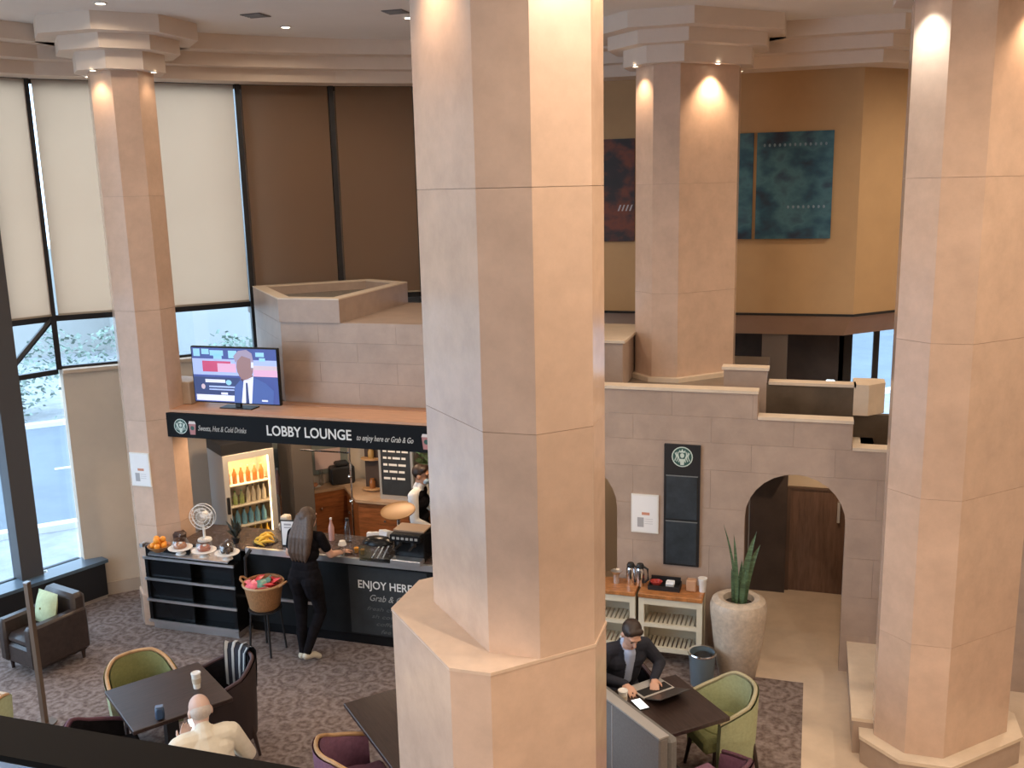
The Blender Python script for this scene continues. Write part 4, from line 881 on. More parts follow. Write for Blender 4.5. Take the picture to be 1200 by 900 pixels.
tr2 = thing('condiment_tray', 'black condiment tray on the trolley', 'tray', ont(780,672)); MB().box(-.16,.16,-.09,.09,0,.012).box(-.16,.16,-.09,-.08,.012,.05).box(-.16,-.15,-.08,.09,.012,.05).box(.15,.16,-.08,.09,.012,.05).box(-.15,.15,.08,.09,.012,.09).build('box', BLACKS, tr2)
p = tr2.location
single('red_bowl', MB().lathe([(.03,0),(.06,.03),(.065,.05),(.055,.05),(.03,.01)],16).xf(Matrix.Diagonal((1,.8,1,1))), mat('red_glaze',(.45,.05,.04),.2), 'small glossy red bowl at the end of the condiment tray', 'bowl', (p.x-.09,p.y+.01,p.z+.013), smooth=True)
single('sugar_sachets', MB().rbox(-.04,.04,-.025,.025,0,.05,.004).rot(.3,ax='X').rbox(-.03,.05,-.03,.0,.03,.07,.004), PAPER, 'white sugar sachets in the condiment tray', 'sachets', (p.x+.05,p.y+.01,p.z+.018))
single('card_box', MB().rbox(-.05,.05,-.04,.04,0,.12,.01), mat('kraft_orange',(.52,.30,.18),.7), 'brown card holder between tray and paper cups', 'box', ont(811,678))
pcs = thing('paper_cups', 'stack of white paper cups on the trolley end', 'cup stack', ont(824,675))
MB().lathe([(.032,0),(.042,.12),(.045,.125)],16).build('cup', CERAM, pcs, True); MB().lathe([(.044,.125),(.047,.145),(.03,.145)],16).build('rim_cup', CERAM, pcs, True)
# big pot with snake plant
pc = pz(866,782,0); PX, PY = -.575, 9.05+.0
pot = thing('plant_pot', 'tall tapering terrazzo plant pot beside the arch', 'plant pot', (-.585,9.07,0))
MB().lathe([(.17,0),(.18,.01),(.235,.35),(.27,.66),(.275,.74),(.255,.80),(.20,.83),(.15,.82),(.145,.74)],40,cap=True).build('pot_body', POTM, pot, True); MB().lathe([(.147,.755),(.02,.76)],24).build('soil', SOIL, pot)
sp_ = thing('snake_plant', 'snake plant with few upright leaves growing in the big pot', 'plant', (-.585,9.07,.758))
for k, (dx, dy, hh, lx, ly, w) in enumerate(((-.03,.0,.80,-.13,0,.014),(-.02,-.02,.72,-.04,.0,.019),(.03,.0,.74,.12,.05,.034),(.045,.02,.60,.14,.04,.040),(.0,.03,.42,.02,.05,.024),(-.05,.02,.34,-.03,.03,.022),(.03,-.03,.40,.03,-.02,.024))):
    lf = MB(); n = 7; L1 = []; L2 = []; L3 = []
    for i in range(n+1):
        t = i/n; ww = w*(math.sin(math.pi*min(1,.25+.75*t))**.7 if t < 1 else 0); c = Vector((dx+lx*t*t,dy+ly*t*t,hh*t)); L1.append(c+Vector((-ww,0,0))); L2.append(c+Vector((0,.008,0))); L3.append(c+Vector((ww,0,0)))
    lf.loft([L1,L2,L3],cap=False,closed=False); lf.loft([L1,[q+Vector((0,-.004,0)) for q in L2],L3],cap=False,closed=False); lf.build('leaf', LEAFP, sp_, True)
# bin
bi = thing('waste_bin', 'blue grey metal waste bin in front of the big pot', 'bin', (-.90,8.80,0)); MB().lathe([(.105,0),(.11,.01),(.13,.33),(.135,.335),(.122,.335),(.10,.02)],26).build('drum', BINM, bi, True); MB().lathe([(.137,.325),(.142,.335),(.137,.345),(.12,.34)],26,cap=False).build('rim', CHROME, bi, True); MB().ell((.01,.0,.28),(.10,.10,.05)).build('bin_liner', BLACKS, bi, True)
# ================================================================ FURNITURE
def table(label, cx, cy, a, w, d, h=.74):
    t = thing('cafe_table', label, 'table', (cx,cy,0), a); MB().rbox(-w/2,w/2,-d/2,d/2,h-.035,h,.004).build('table_top', WENGE, t)
    MB().box(-.05,.05,-.05,.05,.02,h-.035).build('pedestal', BLACKS, t); MB().rbox(-.28,.28,-.28,.28,0,.025,.006).build('base_plate', BLACKS, t); return t
def tub_chair(label, x, y, face, shell, inner, seat, rim, group=None, h=.78, hw=.31, k=1.0):
    # face = direction the sitter looks (radians); local +y is forward
    t = thing('tub_chair', label, 'chair', (x,y,0), face-math.pi/2, group)
    n = 22; th = .05; Ro, Ri, Rt, Rb = [], [], [], []
    def pt(i, r, z):
        u = -1+2*i/n; ang = math.pi*1.5+u*math.radians(95); ex = max(0, abs(u)-.72)/.28
        return Vector((r*math.cos(ang)*k, r*math.sin(ang)*.95 + ex*.16, z))
    def zt(i): u = abs(-1+2*i/n); return h-.17*max(0,(u-.35)/.65)**1.3
    OUT = [[pt(i,hw,.17) for i in range(n+1)], [pt(i,hw+.015,.40) for i in range(n+1)], [pt(i,hw+.03,zt(i)) for i in range(n+1)]]
    INN = [[pt(i,hw-th+.02,zt(i)) for i in range(n+1)], [pt(i,hw-th,.40) for i in range(n+1)], [pt(i,hw-th,.17) for i in range(n+1)]]
    mb = MB(); mb.loft(OUT,cap=False,closed=False); s1 = mb
    s1.add([p for p in (OUT[0][0],OUT[1][0],OUT[2][0],INN[0][0],INN[1][0],INN[2][0])],[(0,1,4,5),(1,2,3,4)]); s1.add([p for p in (OUT[0][n],OUT[1][n],OUT[2][n],INN[0][n],INN[1][n],INN[2][n])],[(0,1,4,5),(1,2,3,4)])
    s1.loft([OUT[0],INN[2]],cap=False,closed=False); s1.build('shell', shell, t, True)
    MB().loft(INN,cap=False,closed=False).build('inner_back', inner, t, True)
    MB().tube([(a+b)/2+Vector((0,0,.004)) for a, b in zip(OUT[2],INN[0])], th*.34, 7).build('rim', rim, t, True)
    sd = MB(); sd.lathe([(hw-th-.012,.30),(hw-th-.004,.33),(hw-th-.004,.42),(hw-th-.03,.455),(.10,.465)],26).xf(Matrix.Diagonal((k,1,1,1))); sd.rbox(-(hw-th)*k+.02,(hw-th)*k-.02,0,.27,.31,.445,.03); sd.build('seat', seat, t, True)
    for sx in (-1,1):
        for sy in (-.17,.17): MB().tube([(sx*.19,sy,.33),(sx*.225,sy*1.3,0)],[.022,.013],7).build('leg', WENGE, t)
    return t
table('square dark table with a paper cup, beside the bald man', -4.995,6.14, math.atan2(.65,.46), .80, .80)
tub_chair('pale green tub chair with tan rim across from the bald man', -5.58,6.53, math.radians(-38), GREENF, OLIVEF, OLIVEF, TANW, h=.74, hw=.285)
tub_chair('plum tub chair with black seat tucked under the square table', -5.27,5.68, math.radians(48), PLUML, BLACKC, BLACKC, PLUM, h=.71, hw=.28)
jc = tub_chair('dark tub chair with a striped jacket over its back', -4.77,6.565, math.radians(228), mat('dark_brown_fabric',(.035,.022,.022),.7), BLACKC, BLACKC, mat('dark_maroon',(.06,.03,.035),.6), h=.84, hw=.28)
tub_chair('dark tub chair on which the bald man sits', -3.96,5.22, math.radians(138), mat('dark_brown_fabric',(.035,.022,.022)), BLACKC, BLACKC, mat('dark_maroon',(.06,.03,.035)), h=.74)
tub_chair('pale green tub chair near the bronze post', -6.56,5.60, math.radians(160), GREENF, GREENF, OLIVEF, TANW)
# striped jacket draped on the dark chair
jk = thing('striped_jacket', 'dark jacket with pale grey stripes draped over the chair back', 'jacket', (-4.77,6.565,0), math.radians(228)-math.pi/2)
def drape(u0, u1, dz0, m_, nm, off=0):
    mb = MB(); rows = []
    for r_, z in ((.325+off,.50),(.34+off,.70),(.342+off,.84),(.32+off*.5,.875+off),(.28-off*.5,.88+off),(.242-off,.84),(.225-off,.68),(.22-off,.52)):
        rows.append([Vector((r_*math.cos(math.pi*1.5+math.radians(u)), r_*.95*math.sin(math.pi*1.5+math.radians(u)), z+.01*math.sin(u*.3))) for u in [u0+(u1-u0)*i/8 for i in range(9)]])
    mb.loft(rows,cap=False,closed=False); mb.loft([[v+Vector((0,0,.006)) for v in r_] for r_ in rows],cap=False,closed=False); return mb.build(nm, m_, jk, True)
drape(5,68,0,NAVY,'cloth')
for u in (10,26,44,60): drape(u,u+6,0,mat('pale_grey_cloth',(.42,.43,.43),.8),'stripe',.005)
# things on the left table
def paper_cup(label, x, y, z, h=.11):
    t = thing('paper_cup', label, 'cup', (x,y,z)); MB().lathe([(.028,0),(.038,h),(.036,h),(.027,.004)],18).build('cup', CUPW, t, True); MB().lathe([(.034,h*.35),(.0385,h*.72)],18,cap=False).build('sleeve', KRAFT, t, True); MB().lathe([(.040,h-.004),(.041,h+.008),(.035,h+.012),(.03,h+.006)],18).build('lid', WHITE, t, True); return t
q = pz(231,806,.74); paper_cup('white takeaway cup with beige sleeve on the square table', q.x, q.y, .74, .13)
q = pz(188,843,.74); gl = thing('glasses_case', 'dark blue glasses case standing on the square table', 'case', (q.x,q.y,.74), .6); MB().rbox(-.035,.035,-.025,.025,0,.11,.015).build('case_body', BLUEI, gl, True); MB().rbox(-.03,.03,-.021,.021,.108,.118,.006).build('flap', mat('pale_blue_plastic',(.16,.22,.34),.4), gl)
# leather armchair
ac = thing('leather_armchair', 'dark brown leather armchair with a green cushion by the window', 'armchair', (-7.56,7.50,0), math.radians(-14)); ac.scale = (.68,.84,.92)
MB().rbox(-.40,.40,-.36,.36,.10,.34,.03).build('base', LEATHER, ac); MB().rbox(-.27,.27,-.36,.22,.34,.46,.04).build('seat_cushion', LEATHER, ac, True)
MB().rbox(-.38,.38,.20,.40,.30,.80,.05).build('backrest', LEATHER, ac, True)
for sx in (-1,1): MB().rbox(sx*.34-.08,sx*.34+.08,-.40,.38,.12,.62,.03).build('armrest', LEATHER, ac, True)
for sx in (-1,1):
    for sy in (-1,1): MB().lathe([(.02,0),(.03,.10)],8,(sx*.34,sy*.30,0)).build('foot', WENGE, ac)
cu = MB()
for s3 in (1,-1):
    n = 10; g = [(-.21+.42*i/n, s3*.085*(math.sin(math.pi*i/n)*math.sin(math.pi*j/n))**.5, -.20+.40*j/n) for j in range(n+1) for i in range(n+1)]
    cu.add(g,[(j*(n+1)+i,j*(n+1)+i+1,(j+1)*(n+1)+i+1,(j+1)*(n+1)+i) for j in range(n) for i in range(n)])
cu.rot(math.radians(-14),ax='X'); cshn = thing('cushion', 'sage green cushion leaning in the leather armchair', 'cushion', (-7.55,7.545,.60), math.radians(-14)); cshn.scale = (.78,.85,.85); cu.build('cover', LIMEF, cshn, True); MB().ell((0,-.085,.02),(.014,.010,.014)).build('button', OLIVEF, cshn)
# bronze post and leaflet
q = py(43,760,6.5); po = thing('bronze_post', 'slender bronze floor post near the leather armchair', 'post', (-6.69,6.5,0)); MB().box(-.022,.022,-.022,.022,.012,1.40).build('shaft', BRONZE, po); MB().lathe([(.10,0),(.10,.012)],20).build('foot', BRONZE, po); MB().box(-.024,.024,-.024,.024,1.40,1.41).build('cap', STEEL, po)
lfl = thing('leaflet', 'white folded leaflet on the window sill box', 'leaflet', (*pz(45,672,.50).xy,.50), .9); MB().box(-.10,.10,-.05,.05,0,.004).rot(.12,ax='X').build('sheet', PAPER, lfl); MB().box(-.08,.08,-.02,.02,.005,.007).build('print', TEAL, lfl)
# bottom centre: dark table and wooden framed chair
table('long dark table beside the pedestal column', -2.76,6.27, math.atan2(.72,.69)+math.pi/2, 1.25, .86)
tub_chair('wooden rimmed chair with mauve seat at the long dark table', -3.12,5.84, math.radians(45), PLUML, PLUML, PLUML, TANW, h=.80)
# right group
RA = math.atan2(-.56,.50)
table('square dark table with the open laptop', -1.02,7.02, RA, .75, .75)
tub_chair('pale green tub chair facing the laptop table', -.58,7.38, math.radians(215), GREENF, GREENF, OLIVEF, mat('pale_wood_rim',(.42,.38,.24),.5), h=.78, hw=.265)
tub_chair('plum tub chair at the laptop table', -.58,6.50, math.radians(138), PLUM, PLUML, PLUML, PLUM, h=.70, hw=.28)
bo = thing('banquette', 'grey upholstered banquette with its back towards the columns', 'bench', (-1.33,6.53,0), math.atan2(-.44,.47))
# local x runs along the bench, +y towards the table
MB().rbox(-.95,.60,-.02,.06,.08,1.0,.012).build('back_panel', GREYF, bo); MB().rbox(-.95,.595,.06,.16,.40,.97,.03).build('back_cushion', mat('grey_fabric2',(.16,.155,.15),.8,var=.1,scale=50), bo)
MB().rbox(-.95,.595,.06,.34,.30,.44,.03).build('seat', mat('grey_fabric2',(.16,.155,.15)), bo); MB().box(-.93,.58,.02,.32,.02,.30).build('base', BLACKS, bo)
for x in (-.45,.03): MB().box(x-.004,x+.004,-.024,-.018,.1,.99).build('seam', mat('seam_grey',(.42,.41,.40),.6), bo)
MB().box(-.95,.60,-.024,.062,1.0,1.012).build('top_piping', mat('piping_grey',(.34,.32,.30),.6), bo)
# laptop, cup, phone on the right table
LP = pz(763,807,.74); lt = thing('laptop', 'open silver laptop in front of the man in the dark suit', 'laptop', (LP.x,LP.y,.74), math.atan2(.56,.50)*0+math.radians(228))
# sitter's side is local -y
MB().rbox(-.16,.16,-.11,.11,0,.015,.004).build('base', mat('laptop_silver',(.55,.53,.50),.35,metal=.3), lt); MB().box(-.145,.145,-.01,.09,.015,.0175).build('keyboard', BLACKS, lt); MB().box(-.05,.05,-.095,-.025,.015,.0165).build('trackpad', mat('trackpad',(.45,.44,.42),.3), lt)
MB().rbox(-.16,.16,-.004,.004,0,.215,.003).rot(math.radians(-68),ax='X').xf(Matrix.Translation((0,.112,.012))).build('lid', mat('laptop_dark',(.04,.035,.035),.3), lt)
q = pz(730,826,.74); paper_cup('white takeaway cup with brown sleeve next to the laptop', q.x, q.y, .74, .12)
q = pz(750,826,.74); ph = thing('phone', 'white screened phone lying on the laptop table', 'phone', (q.x,q.y,.74), math.atan2(-.16,.13)+math.pi/2); MB().rbox(-.045,.045,-.085,.085,0,.009,.004).build('body', BLACKG, ph); MB().box(-.040,.040,-.075,.075,.009,.0098).build('screen', mat('phone_screen',(.9,.92,.95),.2,emit=.8), ph)
# ================================================================ BALCONY RAIL
struct('floor_balcony', MB().box(-6,4.5,-4,.50,3.15,3.30), mat('balcony_slab',(.30,.24,.20),.8))
rl = thing('balcony_railing', 'dark bronze balcony handrail over a glass panel', 'railing', (0,.585,3.30))
MB().loft([[(-2.6,-.008,1.03),(2.6,-.008,1.03),(2.6,.010,1.03),(-2.6,.010,1.03)],[(-2.6,-.027,1.046),(2.6,-.027,1.046),(2.6,.027,1.046),(-2.6,.027,1.046)],[(-2.6,-.025,1.05),(2.6,-.025,1.05),(2.6,.025,1.05),(-2.6,.025,1.05)]]).build('handrail', mat('rail_bronze',(.010,.008,.007),.6,spec=.15), rl)
for x in (-2.4,-1.2,1.2,2.4): MB().box(x-.02,x+.02,-.015,.015,-.1,1.03).build('post', BRONZE, rl)
MB().box(-2.38,2.38,-.006,.006,.05,1.03).build('glass_panel', GLASS, rl)
bs_ = thing('blue_ledge', 'blue ledge with a white edge on the balcony side of the handrail', 'ledge', (0,.71,4.13)); MB().box(-2.4,2.4,-.09,.115,0,.02).build('board', LEDGEB, bs_); MB().box(-2.4,2.4,.115,.121,0,.024).build('edge', KERBM, bs_); 
for x in (-2.2,2.2): MB().box(x-.03,x+.03,-.09,.05,-.9,0).build('bracket', BRONZE, bs_)
# small bright display seen beyond the ledges
ds = thing('desk_lamp', 'small glowing cube lamp in the dark corner beyond the ledges', 'lamp', (.24,13.2,0)); q = py(973,450,13.2)
ds.location = (q.x,13.2,0); MB().box(-.25,.25,-.2,.2,0,q.z-.06).build('side_table', WENGE, ds); MB().rbox(-.055,.055,-.05,.05,q.z-.06,q.z+.05,.01).build('shade', mat('lamp_glow',(.75,.92,1),.4,emit=3), ds)
# ================================================================ PEOPLE
def V(*a): return Vector(a)
class Body:
    def __init__(s): s.p = []
    def cone(s, a, ra, b, rb, m): s.p.append(('c', Vector(a), ra, Vector(b), rb, m))
    def chain(s, pts, rs, m):
        for i in range(len(pts)-1): s.cone(pts[i], rs[i], pts[i+1], rs[i+1], m)
    def ell(s, c, r, m, B=None): s.p.append(('e', Vector(c), Vector(r), B or Matrix.Identity(3), None, m))
    def build(s, name, mats, parent, voxel=.0065, smooth=4):
        mb = MB()
        for q in s.p:
            if q[0] == 'c':
                _, a, ra, b, rb, _m = q; d = b-a; L = d.length
                if L < 1e-5: mb.ell(a,(ra,)*3,12,8); continue
                d /= L; e = d.cross(V(0,0,1)); e = e if e.length > .05 else d.cross(V(0,1,0)); e.normalize(); g = e.cross(d); n = 12; rings = []
                for t, r, k in [(0,ra,-.98),(0,ra,-.8),(0,ra,-.4),(0,ra,0),(1,rb,0),(1,rb,.4),(1,rb,.8),(1,rb,.98)]:
                    c = a+d*(L*t)+d*(r*k); rr_ = r*math.sqrt(max(0,1-k*k)); rings.append([c+(e*math.cos(2*math.pi*i/n)+g*math.sin(2*math.pi*i/n))*rr_ for i in range(n)])
                mb.loft(rings)
            else: mb.ell(q[1], q[2], 16, 12, B=q[3])
        tmp = mb.build('tmp', mats[0]); md = tmp.modifiers.new('r','REMESH'); md.mode = 'VOXEL'; md.voxel_size = voxel
        if smooth: ms = tmp.modifiers.new('s','SMOOTH'); ms.iterations = smooth; ms.factor = .5
        me = bpy.data.meshes.new_from_object(tmp.evaluated_get(bpy.context.evaluated_depsgraph_get())); me.name = name; bpy.data.objects.remove(tmp)
        me.materials.clear()
        for m_ in mats: me.materials.append(m_)
        n = len(me.vertices); co = np.empty(n*3,'f'); me.vertices.foreach_get('co',co); co = co.reshape(-1,3)
        nf = len(me.polygons); cen = np.empty(nf*3,'f'); me.polygons.foreach_get('center',cen); cen = cen.reshape(-1,3).astype('d')
        best = np.full(nf,1e9); mi = np.zeros(nf,'i')
        for q in s.p:
            if q[0] == 'c':
                a, ra, b, rb = np.array(q[1]), q[2], np.array(q[3]), q[4]; d = b-a; L2 = max(d@d,1e-9); t = np.clip(((cen-a)@d)/L2,0,1); dd = np.linalg.norm(cen-(a+t[:,None]*d),axis=1)-(ra+(rb-ra)*t)
            else:
                Bm = np.array(q[3]); l = (cen-np.array(q[1]))@Bm; r = np.array(q[2]); dd = (np.linalg.norm(l/r,axis=1)-1)*min(r)
            w = dd < best; best[w] = dd[w]; mi[w] = q[5]
        me.polygons.foreach_set('material_index', mi.tolist()); me.polygons.foreach_set('use_smooth',[True]*nf)
        return link(name, me, parent)
    def hand(s, w, d, n, m, thumb=1, curl=.5, k=1.0):
        w, d, n = Vector(w), Vector(d).normalized(), Vector(n).normalized(); n = (n-d*n.dot(d)).normalized(); sd = d.cross(n)*thumb   # sd points to the thumb
        s.cone(w+d*.01, .024*k, w+d*.05*k+sd*.016*k, .018*k, m); s.cone(w+d*.01, .022*k, w+d*.06*k-sd*.018*k, .015*k, m); s.cone(w+d*.03*k, .018*k, w+d*.08*k, .014*k, m)
        s.cone(w+d*.078*k+sd*.028*k, .0125*k, w+d*.076*k-sd*.03*k, .0115*k, m)
        for o, L in ((.031,.072),(.0105,.080),(-.0105,.075),(-.031,.058)):
            p = w+d*.08*k+sd*o*k; a = .12; dr = d + sd*o*2.5; pts = [p]
            for f in (.42,.33,.25):
                a += curl*.62; pts.append(pts[-1]+(dr.normalized()*math.cos(a)+n*math.sin(a))*L*f*k)
            s.chain(pts,[.0088*k,.0082*k,.0076*k,.0068*k],m)
        b = w+d*.025*k+sd*.026*k; s.chain([b, b+(sd*.75+d*.6+n*.25).normalized()*.034*k, b+(sd*.75+d*.6+n*.25).normalized()*.034*k+(sd*.3+d*.9+n*.35).normalized()*.028*k],[.012*k,.0105*k,.0085*k],m)
    def head(s, c, f, up, m, ear=True):
        f = Vector(f).normalized(); up = Vector(up); up = (up-f*up.dot(f)).normalized(); rt = f.cross(up); B = Matrix((rt,f,up)).transposed(); c = Vector(c)
        L = lambda x, y, z: c+rt*x+f*y+up*z
        s.ell(L(0,-.012,.025),(.076,.094,.090),m,B); s.ell(L(0,.022,-.035),(.060,.068,.078),m,B); s.ell(L(0,.05,-.078),(.034,.036,.030),m,B)
        s.cone(L(0,.086,.012),.010,L(0,.106,-.026),.014,m); s.ell(L(0,.074,.038),(.052,.018,.012),m,B); s.ell(L(0,.082,-.058),(.024,.014,.012),m,B)
        if ear:
            for sx in (-1,1): s.ell(L(sx*.077,-.008,-.012),(.012,.022,.032),m,B)
        s.hb = (L, B); return L, B
def face_parts(root, L, B, brow):
    for sx in (-1,1):
        MB().ell(L(sx*.030,.082,.010),(.011,.006,.006),10,6,B=B).build('eye', EYEW, root); MB().ell(L(sx*.031,.088,.034),(.017,.006,.004),10,6,B=B).build('eyebrow', brow, root)
    MB().ell(L(0,.094,-.056),(.020,.006,.006),10,6,B=B).build('mouth', LIP, root)
def person(label, x, y, face, group=None, z=0): return thing('person', label, 'person', (x,y,z), face-math.pi/2)
def solid(prims, name, m, parent, voxel=.008, smooth=3):
    b = Body(); 
    for p in prims: b.p.append(p)
    return b.build(name, [m], parent, voxel, smooth)
# materials order: 0 skin 1 top 2 trousers 3 shoes 4 extra
# ---- woman at the bar, seen from behind (faces +y)
w = person('woman in black with long brown hair leaning towards the bar', -4.90, 8.30, math.radians(84)); b = Body()
pel = V(0,0,.90)
for sx, kn, an, toe in ((-1,V(-.10,.02,.49),V(-.07,-.04,.085),V(-.08,.10,.035)),(1,V(.09,.10,.50),V(.05,-.13,.14),V(.10,.0,.04))):
    hp = V(sx*.085,0,.90); b.chain([hp,kn,an],[.098,.064,.043],2); b.cone(kn*.55+an*.45+V(0,-.015,0),.056,an,.04,2); b.cone(hp+V(0,-.03,-.02),.105,hp+V(0,-.01,-.14),.085,2)
    b.chain([an+V(0,-.03,-.035),an*.4+toe*.6,toe],[.036,.034,.03],3)
b.cone(V(-.07,-.01,.95),.105,V(.07,-.01,.95),.105,2); b.cone(V(-.05,0,1.03),.098,V(.05,0,1.03),.098,1); b.cone(V(-.05,.03,1.16),.098,V(.05,.03,1.16),.098,1); b.cone(V(-.07,.05,1.27),.098,V(.07,.05,1.27),.098,1)
b.cone(V(-.15,.05,1.345),.052,V(.15,.06,1.345),.052,1); b.cone(V(0,.05,1.36),.06,V(.01,.07,1.43),.048,0)
L, B = b.head(V(.015,.09,1.515),(.12,1,-.12),(0,.1,1),0); 
for sx, el, wr, hd_, ts in ((-1,V(-.235,.06,1.12),V(-.20,.24,1.055),V(.35,1,.0),1),(1,V(.225,.14,1.13),V(.215,.36,1.075),V(.1,1,-.05),-1)):
    sh = V(sx*.165,.055,1.345); mid = sh.lerp(el,.62); b.cone(sh,.058,mid,.05,1); b.chain([mid,el],[.041,.038],0); b.chain([el,wr],[.039,.026],0); b.hand(wr, hd_, (0,0,-1), 0, ts, .35)
b.build('body', [SKIN, BLACKC, BLACKC, mat('pale_shoe',(.62,.57,.46),.6)], w); face_parts(w, L, B, HAIRB)
hr = [('e',L(0,-.022,.03),V(.086,.098,.098),B,None,0)]
for sx in (-.06,-.03,0,.03,.06): hr += [('c',L(sx,-.06,.02),.045,V(.01+sx*1.5,-.055,1.36),.05,0),('c',V(.01+sx*1.5,-.055,1.36),.05,V(-.01+sx*1.6,-.075,1.20),.036,0),('c',V(-.01+sx*1.6,-.075,1.20),.036,V(-.02+sx*1.3,-.07,1.10),.012,0)]
for sx in (-1,1): hr.append(('c',L(sx*.07,0,.02),.03,V(sx*.075,.0,1.40),.028,0))
solid(hr,'hair',HAIRB,w)
# ---- barista behind the bar, faces +x
w = person('barista in black waistcoat, white shirt and blue face mask', -4.25, 9.80, math.radians(5)); b = Body()
for sx in (-1,1): b.chain([V(sx*.09,0,.93),V(sx*.10,.02,.50),V(sx*.10,-.02,.09)],[.095,.062,.045],2); b.chain([V(sx*.10,-.05,.045),V(sx*.10,.13,.035)],[.04,.032],3)
b.cone(V(-.07,0,.98),.105,V(.07,0,.98),.105,2); b.cone(V(-.06,0,1.10),.105,V(.06,0,1.10),.105,2); b.cone(V(-.08,0,1.27),.112,V(.08,0,1.27),.112,2); b.cone(V(-.11,-.01,1.38),.085,V(.11,-.01,1.38),.085,2)
b.cone(V(-.165,0,1.415),.058,V(.165,0,1.415),.058,1); b.cone(V(0,.0,1.43),.066,V(0,.02,1.49),.06,1); b.cone(V(0,.01,1.47),.05,V(0,.025,1.53),.05,0)
for sx, el, wr in ((-1,V(-.26,.05,1.14),V(-.20,.27,1.08)),(1,V(.26,.03,1.14),V(.22,.24,1.04))):
    b.chain([V(sx*.19,0,1.41),el,wr],[.062,.052,.038],1); b.hand(wr,(-.2*sx,1,-.15),(0,-.1,-1),0,-sx,.4)
L, B = b.head(V(0,.045,1.605),(0,1,-.22),(0,.2,1),0); b.build('body',[SKIND,WHITEC,BLACKC,BLACKS],w); face_parts(w,L,B,HAIRD)
solid([('e',L(0,-.026,.036),V(.084,.092,.090),B,None,0),('c',L(-.05,.03,.085),.035,L(.05,.03,.085),.035,0)],'hair',HAIRD,w)
solid([('e',L(0,.062,-.050),V(.054,.050,.046),B,None,0)],'face_mask',BLUEMASK,w)
# ---- seated pose helper
def seated(label, x, y, face, mats, lean, headc, headf, headup, arms, tor, seat=.46, hair=None, shirt=False, knee=.40):
    w = person(label, x, y, math.radians(face)); b = Body(); 
    for sx in (-1,1):
        hp = V(sx*.09,-.02,seat+.09); kn = V(sx*.12,knee,seat+.05); an = V(sx*.12,knee+.02,.10)
        b.chain([hp,kn],[.098,.066],2); b.chain([kn,an],[.064,.045],2); b.chain([an+V(0,-.03,-.05),an+V(0,.15,-.062)],[.04,.032],3)
    p0 = V(0,-.03,seat+.11); ch = V(0,lean,seat+.50)
    b.cone(p0+V(-.08,0,0),.112,p0+V(.08,0,0),.112,2); md = p0.lerp(ch,.45); b.ell(p0.lerp(ch,.58),(.182*tor,.122*tor,.30),1,Matrix.Rotation(-math.atan2(lean+.03,.39),3,'X'))
    b.cone(ch+V(-.09,-.01,-.06),.105*tor,ch+V(.09,-.01,-.06),.105*tor,1); b.cone(ch+V(-.15,0,.035),.070*tor,ch+V(.15,0,.035),.070*tor,1)
    nk = Vector(headc)+Vector((0,-.03,-.10)); b.cone(ch+V(0,.01,.06),.066,nk,.054,0); b.cone(ch+V(0,.0,.05),.085,ch+V(0,.012,.085),.068,1)
    for sx, el, wr, hdir, pn, curl in arms:
        sh = ch+V(sx*.185,0,.025); b.chain([sh,Vector(el)],[.068*tor,.054*tor],1); b.chain([Vector(el),Vector(wr)],[.054*tor,.036],1); b.hand(wr,hdir,pn,0,-sx if pn[2] < 0 else sx,curl)
    if shirt:
        b.cone(ch+V(0,.085,.03),.052,md+V(0,.085,-.02),.048,4); b.cone(ch+V(0,.03,.075),.072,ch+V(0,.035,.10),.062,4)
        for a_ in arms: b.cone(Vector(a_[2])-Vector(a_[3]).normalized()*.015,.032,Vector(a_[2]),.030,4)
    L, B = b.head(headc, headf, headup, 0); b.build('body', mats, w); 
    return w, L, B
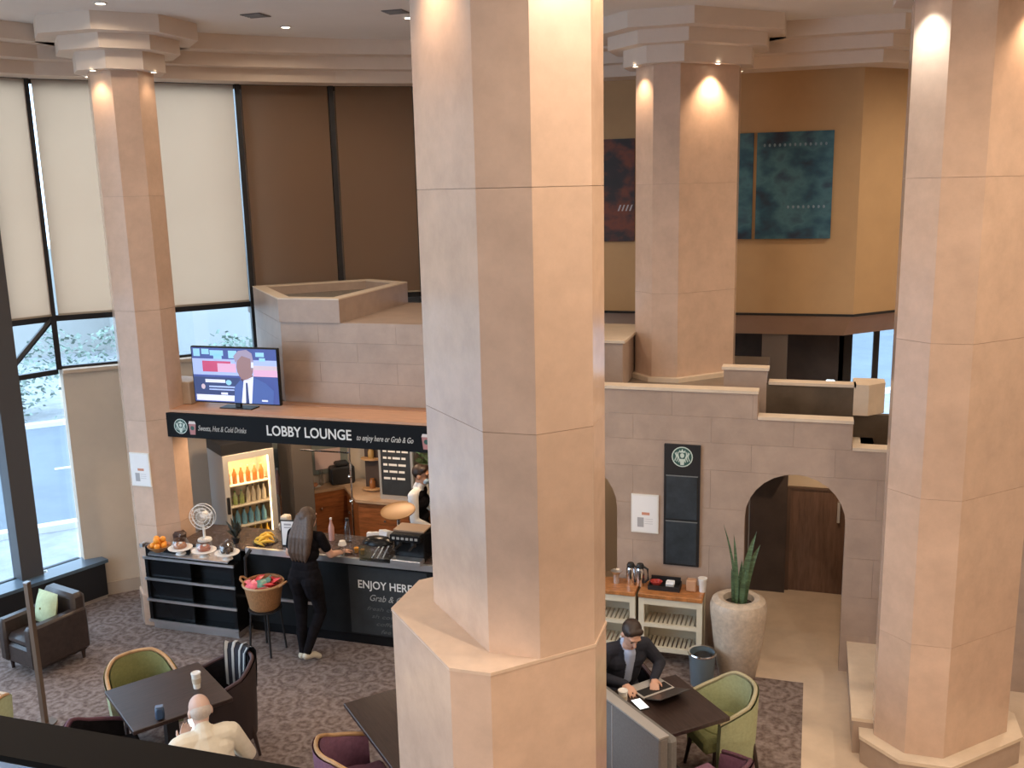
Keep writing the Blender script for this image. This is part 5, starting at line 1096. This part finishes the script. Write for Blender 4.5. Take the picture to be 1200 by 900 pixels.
# ---- bald man in cream shirt
w, L, B = seated('bald man in a cream shirt looking at his phone', -3.99, 5.26, 138, [mat('pale_skin',(.62,.42,.34),.5), CREAMC, mat('dark_trousers',(.03,.03,.035),.8), BLACKS], .06,
    V(0,.15,1.165), (0,1,-.75), (0,.75,1), [(-1,(-.30,.12,.74),(-.11,.33,.86),(.4,.8,.25),(.3,-.3,1),.7),(1,(.31,.12,.74),(.12,.34,.83),(-.5,.8,.15),(-.2,-.3,1),.7)], 1.06)
face_parts(w, L, B, mat('grey_brow',(.4,.36,.33),.7)); 
solid([('e',L(0,-.030,-.012),V(.0775,.080,.060),B,None,0)],'hair_fringe',mat('grey_hair',(.50,.43,.38),.7,var=.1,scale=60),w)
q = w.location; fdir = V(math.cos(math.radians(138)),math.sin(math.radians(138)),0)
hp_ = Vector((q.x,q.y,0))+fdir*.415; ph2 = thing('phone', 'bright phone held in both hands by the bald man', 'phone', (hp_.x,hp_.y,.90), math.radians(138-90)); MB().rbox(-.038,.038,-.075,.075,-.005,.004,.004).rot(math.radians(38),ax='X').build('body', BLACKG, ph2); MB().box(-.034,.034,-.07,.07,.004,.0048).rot(math.radians(38),ax='X').build('screen', mat('phone_screen',(.9,.92,.95)), ph2)
# ---- man in dark suit at the laptop
w, L, B = seated('man in a dark suit and light blue shirt typing on the laptop', -1.46, 7.50, 308, [SKIN, NAVY, NAVY, BLACKS, BLUEC], .10,
    V(0,.215,1.17), (0.05,1,-.85), (0,.85,1), [(-1,(-.30,.16,.83),(-.15,.33,.79),(.5,1,-.1),(.1,.1,-1),.5),(1,(.29,.14,.82),(.11,.31,.79),(-.1,1,-.1),(-.1,.1,-1),.4)], .98, shirt=True)
face_parts(w, L, B, HAIRD); solid([('e',L(0,-.022,.036),V(.083,.094,.088),B,None,0),('c',L(-.04,.03,.082),.03,L(.04,.03,.082),.03,0)],'hair',HAIRB if False else HAIRD,w)
MB().ell(L(.088,.0,-.03),(.007,.008,.016),8,6,B=B).build('earbud', WHITE, w); MB().ell(L(-.088,.0,-.03),(.007,.008,.016),8,6,B=B).build('earbud', WHITE, w)
ch2 = tub_chair('dark tub chair under the man in the suit', -1.50, 7.56, math.radians(308), mat('dark_brown_fabric',(.035,.022,.022)), BLACKC, BLACKC, mat('dark_maroon',(.06,.03,.035)), h=.74)

for o in bpy.data.objects:
    if '_w' in o.keys(): del o['_w']
